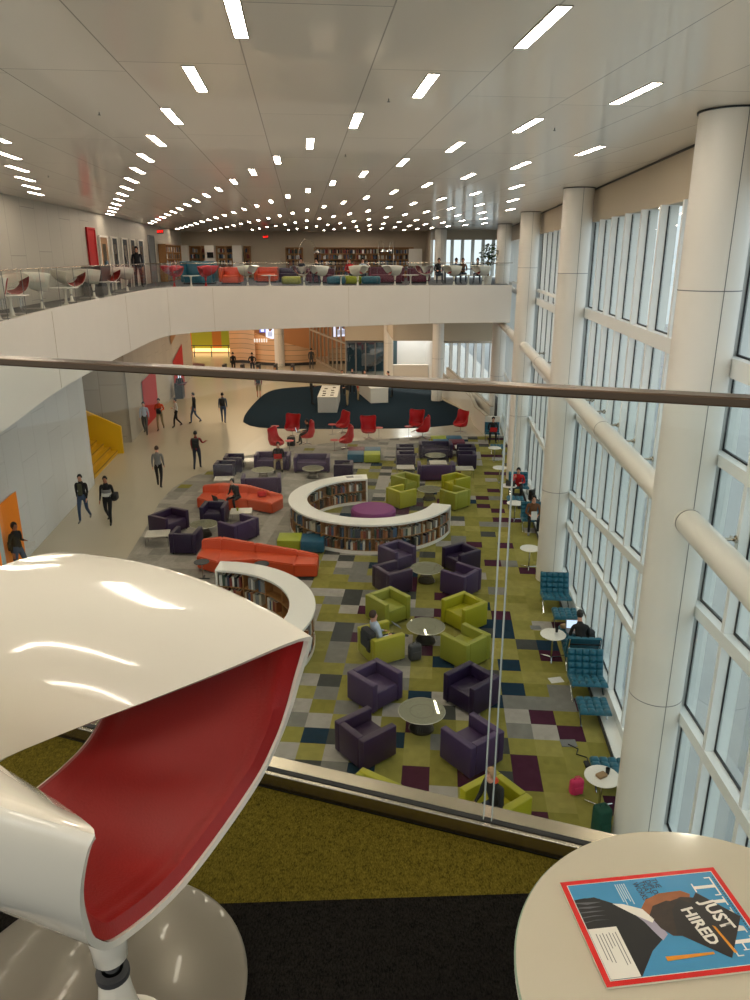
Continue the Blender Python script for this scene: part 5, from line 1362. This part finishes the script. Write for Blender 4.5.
mez = [(-3.1, 41.3, (0, -1), 'black_cloth', 'hair_black', 'seated person in black left of the wide far bookcase middle'), (-1.35, 41.0, (.1, -1), 'red_cloth', 'hair_brown', 'seated person in a red vest before the wide far bookcase'), (-.65, 41.3, (0, -1), 'light_blue_cloth', 'hair_black', 'seated person in pale blue before the wide far bookcase'),
       (3.35, 41.2, (.1, -1), 'black_cloth', 'hair_black', 'seated person in black beside the far white column'), (4.2, 40.8, (.3, -1), 'denim', 'hair_black', 'seated person in blue at the long dark mezzanine desk'), (4.75, 42.3, (0, -1), 'brown_cloth', 'hair_brown', 'seated person behind the long dark mezzanine desk'),
       (5.4, 41.0, (-.2, -1), 'dark_grey', 'hair_black', 'seated person in dark grey at the right end of the mezzanine desk'), (-4.2, 44.5, (0, -1), 'dark_denim', 'hair_black', 'seated person in dark blue near the narrow far bookcase')]
for x, y, f, tp, hr, lb in mez: person(x, y, .0, f, lb, top=tp, bottom='dark_denim', hair=hr, pose='sit', lean=.2)
for x, y, lb in [(4.4, 41.5, 'black laptop on the left of the long mezzanine desk'), (5.3, 41.5, 'black laptop on the right of the long mezzanine desk')]: laptop(x, y, .745, 0, lb, 'black')
person(-10.95, 36.0, 0, (.5, -1), 'person in black standing by the left mezzanine wall near the dark doors', 'black_cloth', 'black_cloth', pose='stand', h=1.82)
def arc_lamp(x, y, pts, label):
    t = empty('arc_lamp', (x, y, 0), 0, label, 'floor lamp')
    MB().cyl((0, 0, 0), .16, .05, 20).build('base', 'marble', t)
    MB().tube(pts, .018, 6).build('pole', 'steel', t, True)
    e = pts[-1]; m = MB(); m.lathe([(.03, .05), (.1, .02), (.17, -.08), (.165, -.08), (.09, .01), (.0, .03)], 20, c=e); m.build('lamp_shade', 'chrome', t, True); return t
arc_lamp(-4.05, 41, [(0, 0, .05), (0, 0, 1.3), (.12, 0, 1.9), (.4, 0, 2.22), (.75, 0, 2.1), (1.0, 0, 1.62)], 'tall arc floor lamp on the far mezzanine, left of the wide bookcase')
arc_lamp(.2, 42, [(0, 0, .05), (-.02, 0, 1.8), (.05, 0, 2.15), (.22, 0, 2.1), (.28, 0, 1.68)], 'hook-shaped floor lamp in front of the wide far bookcase, left one')
arc_lamp(1.0, 42, [(0, 0, .05), (-.02, 0, 1.8), (-.05, 0, 2.15), (-.2, 0, 2.1), (-.24, 0, 1.68)], 'hook-shaped floor lamp in front of the wide far bookcase, right one')
pt_ = empty('potted_tree', (5.75, 39.6, 0), 0, 'small potted tree with dark glossy leaves beside the far mezzanine column', 'plant')
MB().lathe([(.18, 0), (.24, .42), (.22, .42), (.17, .05), (0, .05)], 20).build('pot', 'white_plastic', pt_, True)
MB().tube([(0, 0, .3), (.04, 0, .8), (-.02, .02, 1.3)], .025, 6).build('trunk', 'wood', pt_, True)
m = MB(); r_ = random.Random(5)
for i in range(170):
    a = r_.uniform(0, 2*PI); q = r_.uniform(.05, .48); z_ = r_.uniform(.95, 1.95); q *= 1-.6*abs(z_-1.5)
    m.box((q*math.cos(a), q*math.sin(a), z_), (.16, .07, .006), a, rx=r_.uniform(-.8, .8), ry=r_.uniform(-.8, .8))
m.build('foliage', 'foliage', pt_)
# high-back panels second row on left mezzanine
for i, (x, y) in enumerate([(-9.15, 17.5), (-9.3, 19.7)]):
    t = empty('lounge_chair', (x, y, 0), face(.9, .3), ('nearer', 'farther')[i]+' pale lounge chair with a straight back behind the left mezzanine row', 'chair')
    MB().box((0, 0, .38), (.6, .55, .08), bev=.03).build('seat', 'white_plastic', t, True); MB().box((0, .27, .68), (.6, .07, .5), bev=.03).build('backrest', 'white_plastic', t, True)
    for sx in (-1, 1):
        for sy in (-1, 1): MB().cyl((sx*.25, sy*.22, 0), .014, .35, 8).build('leg', 'chrome', t)
tag(MB().box((0, 0, .52), (.7, 1.4, 1.04), bev=.02).build('cabinet', 'dark_grey', None, False, W(-7.45, 29.4)+(0,), -AX), 'dark low cabinet against the left mezzanine wall before the red doorway', 'cabinet')

# ------------------------------------------------------------------ near table and magazine
TX, TY, TZ = .487, .757, .38
nt_ = empty('round_table', (TX, TY, .004), 0, 'large round off-white glass-topped table in the near right corner', 'table')
m = MB(); m.lathe([(0, TZ-.018), (.288, TZ-.018), (.292, TZ-.014), (.292, TZ-.009)], 96); m.build('underside', 'white_plastic', nt_, True)
m = MB(); m.lathe([(.292, TZ-.009), (.293, TZ-.003), (.2905, TZ-.0005)], 96); m.build('glass_rim', mat('rim_glass', (150, 170, 150), .08, coat=1.), nt_, True)
m = MB(); m.lathe([(0, TZ), (.2905, TZ), (.2905, TZ-.0005)], 96); m.build('table_top', 'table_top_beige', nt_, True)
m = MB(); m.lathe([(.2, .0), (.19, .012), (.07, .03), (.035, .08), (.03, .25), (.06, TZ-.03), (.11, TZ-.018)], 40); m.build('pedestal', 'white_lacquer', nt_, True)
# magazine: corner A = bottom-left of the cover
MZ = TZ+.004+.001
mg = empty('magazine', (.293, .931, MZ), 0, 'red-bordered magazine with a graduate in a mortarboard on its cover, lying on the near table', 'magazine')
Am = Vector((.293, .931)); Bm = Vector((.547, .962)); 
ex = (Bm-Am).normalized()   # up the page (bottom -> top)
ey = Vector((ex.y, -ex.x))  # across the page (left -> right)
Lh, Lw = .257, .178
mg.rotation_euler.z = math.atan2(ex.y, ex.x)
# local x = up the page, local y = to the left of the page => page across = -y
def PG(u, v, z=0): return (v, -u, z)          # u across 0..Lw, v up 0..Lh
def pagebox(mb, u0, u1, v0, v1, z0, z1):
    mb.box(((v0+v1)/2, -(u0+u1)/2, (z0+z1)/2), (v1-v0, u1-u0, z1-z0)); return mb
def pagepoly(name, pts, z, m_, par):
    mb = MB(); f = mb.bm.faces.new([mb.bm.verts.new(PG(u*Lw, v*Lh, z)) for u, v in pts])
    if f.normal.z < 0 or True:
        f.normal_update()
        if f.normal.z < 0: f.normal_flip()
    return mb.build(name, m_, par, fix=False)
mat('mag_red', (206, 34, 30), .25, coat=.5); mat('mag_blue', (66, 140, 184), .25, coat=.5, var=.12, vscale=9); mat('mag_white', (226, 222, 212), .3, coat=.4); mat('mag_black', (22, 20, 22), .3, coat=.4, var=.3, vscale=60)
mat('mag_skin', (150, 90, 50), .35, coat=.4, var=.3, vscale=60); mat('mag_hair', (52, 38, 30), .35, coat=.4, var=.5, vscale=90); mat('mag_tassel', (214, 140, 24), .35, coat=.4); mat('mag_text', (28, 40, 56), .4); mat('mag_fold', (92, 92, 98), .35, coat=.4); mat('mag_lav', (160, 154, 172), .35, coat=.4); mat('mag_cap', (40, 35, 34), .3, coat=.4); mat('mag_pale', (170, 196, 206), .4)
TH = .0045
m = MB(); pagebox(m, 0, Lw, 0, Lh, 0, TH-.0006); m.build('pages', 'pages', mg)
m = MB(); pagebox(m, -.0005, Lw+.0005, -.0005, Lh+.0005, TH-.0006, TH); cv = m.build('cover', 'mag_red', mg)
z = TH+.00015
bx, by = .045, .035
pagepoly('cover_border_line', [(bx-.006, by-.005), (1-bx+.006, by-.005), (1-bx+.006, 1-by+.005), (bx-.006, 1-by+.005)], z, 'mag_white', cv)
pagepoly('cover_background', [(bx, by), (1-bx, by), (1-bx, 1-by), (bx, 1-by)], z+.0001, 'mag_blue', cv)
Z = lambda k: z+.0002+.0001*k
def serif(parts, u0, v0, w, h, k, name='title_letter'):
    mb = MB()
    for (a, b, c, d) in parts: 
        P = [(u0+a*w, v0+b*h), (u0+c*w, v0+b*h), (u0+c*w, v0+d*h), (u0+a*w, v0+d*h)]
        mb.bm.faces.new([mb.bm.verts.new(PG(u*Lw, v*Lh, Z(k))) for u, v in P][::-1])
    for f in mb.bm.faces:
        f.normal_update()
        if f.normal.z < 0: f.normal_flip()
    return mb
def letter(parts, polys, u0, w, k=0):
    v0, h = .79, .145
    mb = serif(parts, u0, v0, w, h, k)
    for pl in polys:
        f = mb.bm.faces.new([mb.bm.verts.new(PG((u0+a*w)*Lw, (v0+b*h)*Lh, Z(k))) for a, b in pl]); f.normal_update()
        if f.normal.z < 0: f.normal_flip()
    mb.build('title_letter', 'mag_white', cv, fix=False)
letter([(0, .93, 1, 1), (0, .72, .06, .93), (.94, .72, 1, .93), (.42, .06, .58, .93), (.27, 0, .73, .06)], [], .10, .20)
letter([(.36, .06, .64, .94), (.12, 0, .88, .06), (.12, .94, .88, 1)], [], .30, .12)
letter([(0, 0, .22, .05), (.0, .95, .2, 1), (.8, .95, 1, 1), (.66, 0, 1, .05), (.1, .05, .15, .97), (.74, .05, .92, .97)], [[(.08, 1), (.24, 1), (.55, .12), (.48, .0)], [(.48, 0), (.55, .12), (.80, 1), (.76, 1), (.5, .2)]], .43, .25)
letter([(.0, 0, 1, .06), (0, .94, 1, 1), (.16, .06, .36, .94), (.36, .47, .7, .53), (.68, .38, .73, .62), (.94, .06, 1, .26), (.94, .74, 1, .94)], [], .71, .17)
# small line of dark print above the title
m = MB()
for i in range(30): pagebox(m, (.1+.026*i)*Lw, (.1+.026*i+.018)*Lw, .949*Lh, .957*Lh, Z(0), Z(0)+.00002)
m.build('fine_print', 'mag_text', cv)
# graduate seen from behind
pagepoly('gown', [(.2, .035), (.19, .16), (.29, .28), (.40, .38), (.52, .43), (.66, .43), (.75, .34), (.955, .21), (.955, .035)], Z(1), 'mag_black', cv)
pagepoly('gown_sleeve', [(.2, .035), (.19, .10), (.21, .19), (.30, .22), (.44, .20), (.5, .18), (.5, .035)], Z(2), 'mag_black', cv)
for i in range(5): pagepoly('gown_fold', [(.23+.05*i, .035), (.238+.05*i, .035), (.26+.04*i, .10), (.245+.045*i, .19-.01*(i % 2)), (.235+.045*i, .11)], Z(3), 'mag_fold', cv)
pagepoly('collar', [(.36, .33), (.39, .42), (.50, .46), (.62, .475), (.67, .43), (.60, .41), (.48, .38)], Z(3), 'mag_lav', cv)
pagepoly('neck', [(.36, .40), (.27, .46), (.22, .56), (.215, .70), (.26, .745), (.32, .72), (.36, .55), (.47, .45)], Z(4), 'mag_skin', cv)
pagepoly('collar_band', [(.275, .25), (.29, .31), (.36, .41), (.47, .445), (.50, .425), (.40, .34)], Z(5), 'mag_white', cv)
pagepoly('hair', [(.43, .43), (.34, .48), (.30, .58), (.28, .68), (.30, .76), (.50, .78), (.66, .60), (.64, .50), (.56, .455)], Z(5), 'mag_hair', cv)
pagepoly('ear', [(.235, .56), (.29, .55), (.31, .60), (.29, .66), (.25, .67)], Z(6), 'mag_skin', cv)
pagepoly('cap_band', [(.30, .66), (.40, .58), (.62, .53), (.60, .66), (.40, .76)], Z(6), 'mag_cap', cv)
pagepoly('mortarboard', [(.25, .785), (.53, .955), (.89, .75), (.62, .525)], Z(7), 'mag_cap', cv)
pagepoly('tassel_cord', [(.585, .755), (.60, .77), (.85, .80), (.85, .782)], Z(9), 'mag_tassel', cv)
pagepoly('tassel', [(.815, .39), (.855, .39), (.84, .67), (.82, .67)], Z(9), 'mag_tassel', cv)
def font_mesh(text, size, u, v, rot, k, m_, name, xs=1., bold=.0, par=None, shear=0):
    cu = bpy.data.curves.new('t', 'FONT'); cu.body = text; cu.size = size; cu.offset = bold; cu.resolution_u = 2; cu.shear = shear; cu.space_line = .8
    t = bpy.data.objects.new('t', cu); COL.objects.link(t); dg = bpy.context.evaluated_depsgraph_get(); dg.update()
    me = bpy.data.meshes.new_from_object(t.evaluated_get(dg)); bpy.data.objects.remove(t)
    me.materials.clear(); me.materials.append(MATS[m_])
    q = link(name, me, par or cv, PG(u*Lw, v*Lh, Z(k)), 0); q.rotation_euler.z = rot-PI/2; q.scale = (xs, 1, 1); return q
font_mesh('JUST', .030, .355, .775, .16, 9, 'mag_white', 'cap_lettering', .86, .0009)
font_mesh('HIRED', .027, .40, .632, .16, 9, 'mag_white', 'cap_lettering', .86, .0009)
font_mesh('THE\nDIPLOMA\nTHAT\nWORKS', .0135, .065, .56, .1, 1, 'mag_text', 'cover_headline', .72, .0002)
m = MB()
for i in range(5): pagebox(m, (.08)*Lw, (.08+.22-.03*(i % 3))*Lw, (.385-.014*i-.007)*Lh, (.385-.014*i)*Lh, Z(0), Z(0)+.00002)
m.build('cover_subhead', 'mag_pale', cv)
pagepoly('address_label', [(.5, .035), (.955, .035), (.955, .205), (.5, .205)], Z(10), 'mag_white', cv)
m = MB(); r_ = random.Random(2)
for i in range(7):
    a = .55+.01*(i % 2); pagebox(m, a*Lw, (a+r_.uniform(.12, .3))*Lw, (.185-.019*i-.005)*Lh, (.185-.019*i)*Lh, Z(11), Z(11)+.00002)
m.build('address_print', 'mid_grey', cv)

# ------------------------------------------------------------------ light, sky, camera
w = bpy.data.worlds.new('World'); sc.world = w; w.use_nodes = True
nt = w.node_tree; bg = nt.nodes['Background']
tc = nt.nodes.new('ShaderNodeTexCoord'); sp = nt.nodes.new('ShaderNodeSeparateXYZ'); nt.links.new(tc.outputs['Generated'], sp.inputs[0])
cr = nt.nodes.new('ShaderNodeValToRGB'); cr.color_ramp.elements[0].position = .42; cr.color_ramp.elements[0].color = (.50, .57, .58, 1); cr.color_ramp.elements[1].position = .56; cr.color_ramp.elements[1].color = (.88, .94, .96, 1)
mp = nmath(nt, 'MULTIPLY_ADD', sp.outputs[2], .5, .5); nt.links.new(mp, cr.inputs[0]); nt.links.new(cr.outputs[0], bg.inputs[0])
bg.inputs[1].default_value = 1.35
def area(name, loc, size, power, col, rot=(0, 0, 0), sy=None):
    l = bpy.data.lights.new(name, 'AREA'); l.energy = power; l.color = col; l.size = size
    if sy: l.shape = 'RECTANGLE'; l.size_y = sy
    o = bpy.data.objects.new(name, l); COL.objects.link(o); o.location = loc; o.rotation_euler = rot; return o
warm = (1., .80, .58)
for x, y, p in ((-7, 44, 260), (0, 45, 260), (-8, 53, 260), (0, 53, 200)): area('downlight', (x, y, -1.9), 5., p, warm)
for x, y, p in ((-11, 61, 190), (-16, 68, 120), (-8, 67, 80)): area('downlight', (x, y, -1.95), 3.5, p, (1., .70, .42))
area('downlight', (2.7, 59.5, -2.1), 1.5, 200, (1, .97, .92))
area('downlight', (-10.9, 33.5, -1.8), 1., 60, warm)
cam = bpy.data.cameras.new('camera'); co = bpy.data.objects.new('camera', cam); COL.objects.link(co)
co.location = (0, 0, 1.33); co.rotation_euler = (math.radians(90-18.08), 0, 0)
cam.sensor_fit = 'VERTICAL'; cam.sensor_height = 24; cam.lens = 744.34/1000*24; cam.clip_start = .02; cam.clip_end = 300
sc.camera = co
sc.view_settings.view_transform = 'Standard'; sc.view_settings.look = 'None'; sc.view_settings.exposure = EXPO if 'EXPO' in globals() else .1
sc.cycles.max_bounces = 7; sc.cycles.diffuse_bounces = 4; sc.cycles.glossy_bounces = 3; sc.cycles.transparent_max_bounces = 16; sc.cycles.sample_clamp_indirect = 6
sc.cycles.use_denoising = True; sc.cycles.caustics_reflective = False; sc.cycles.caustics_refractive = False
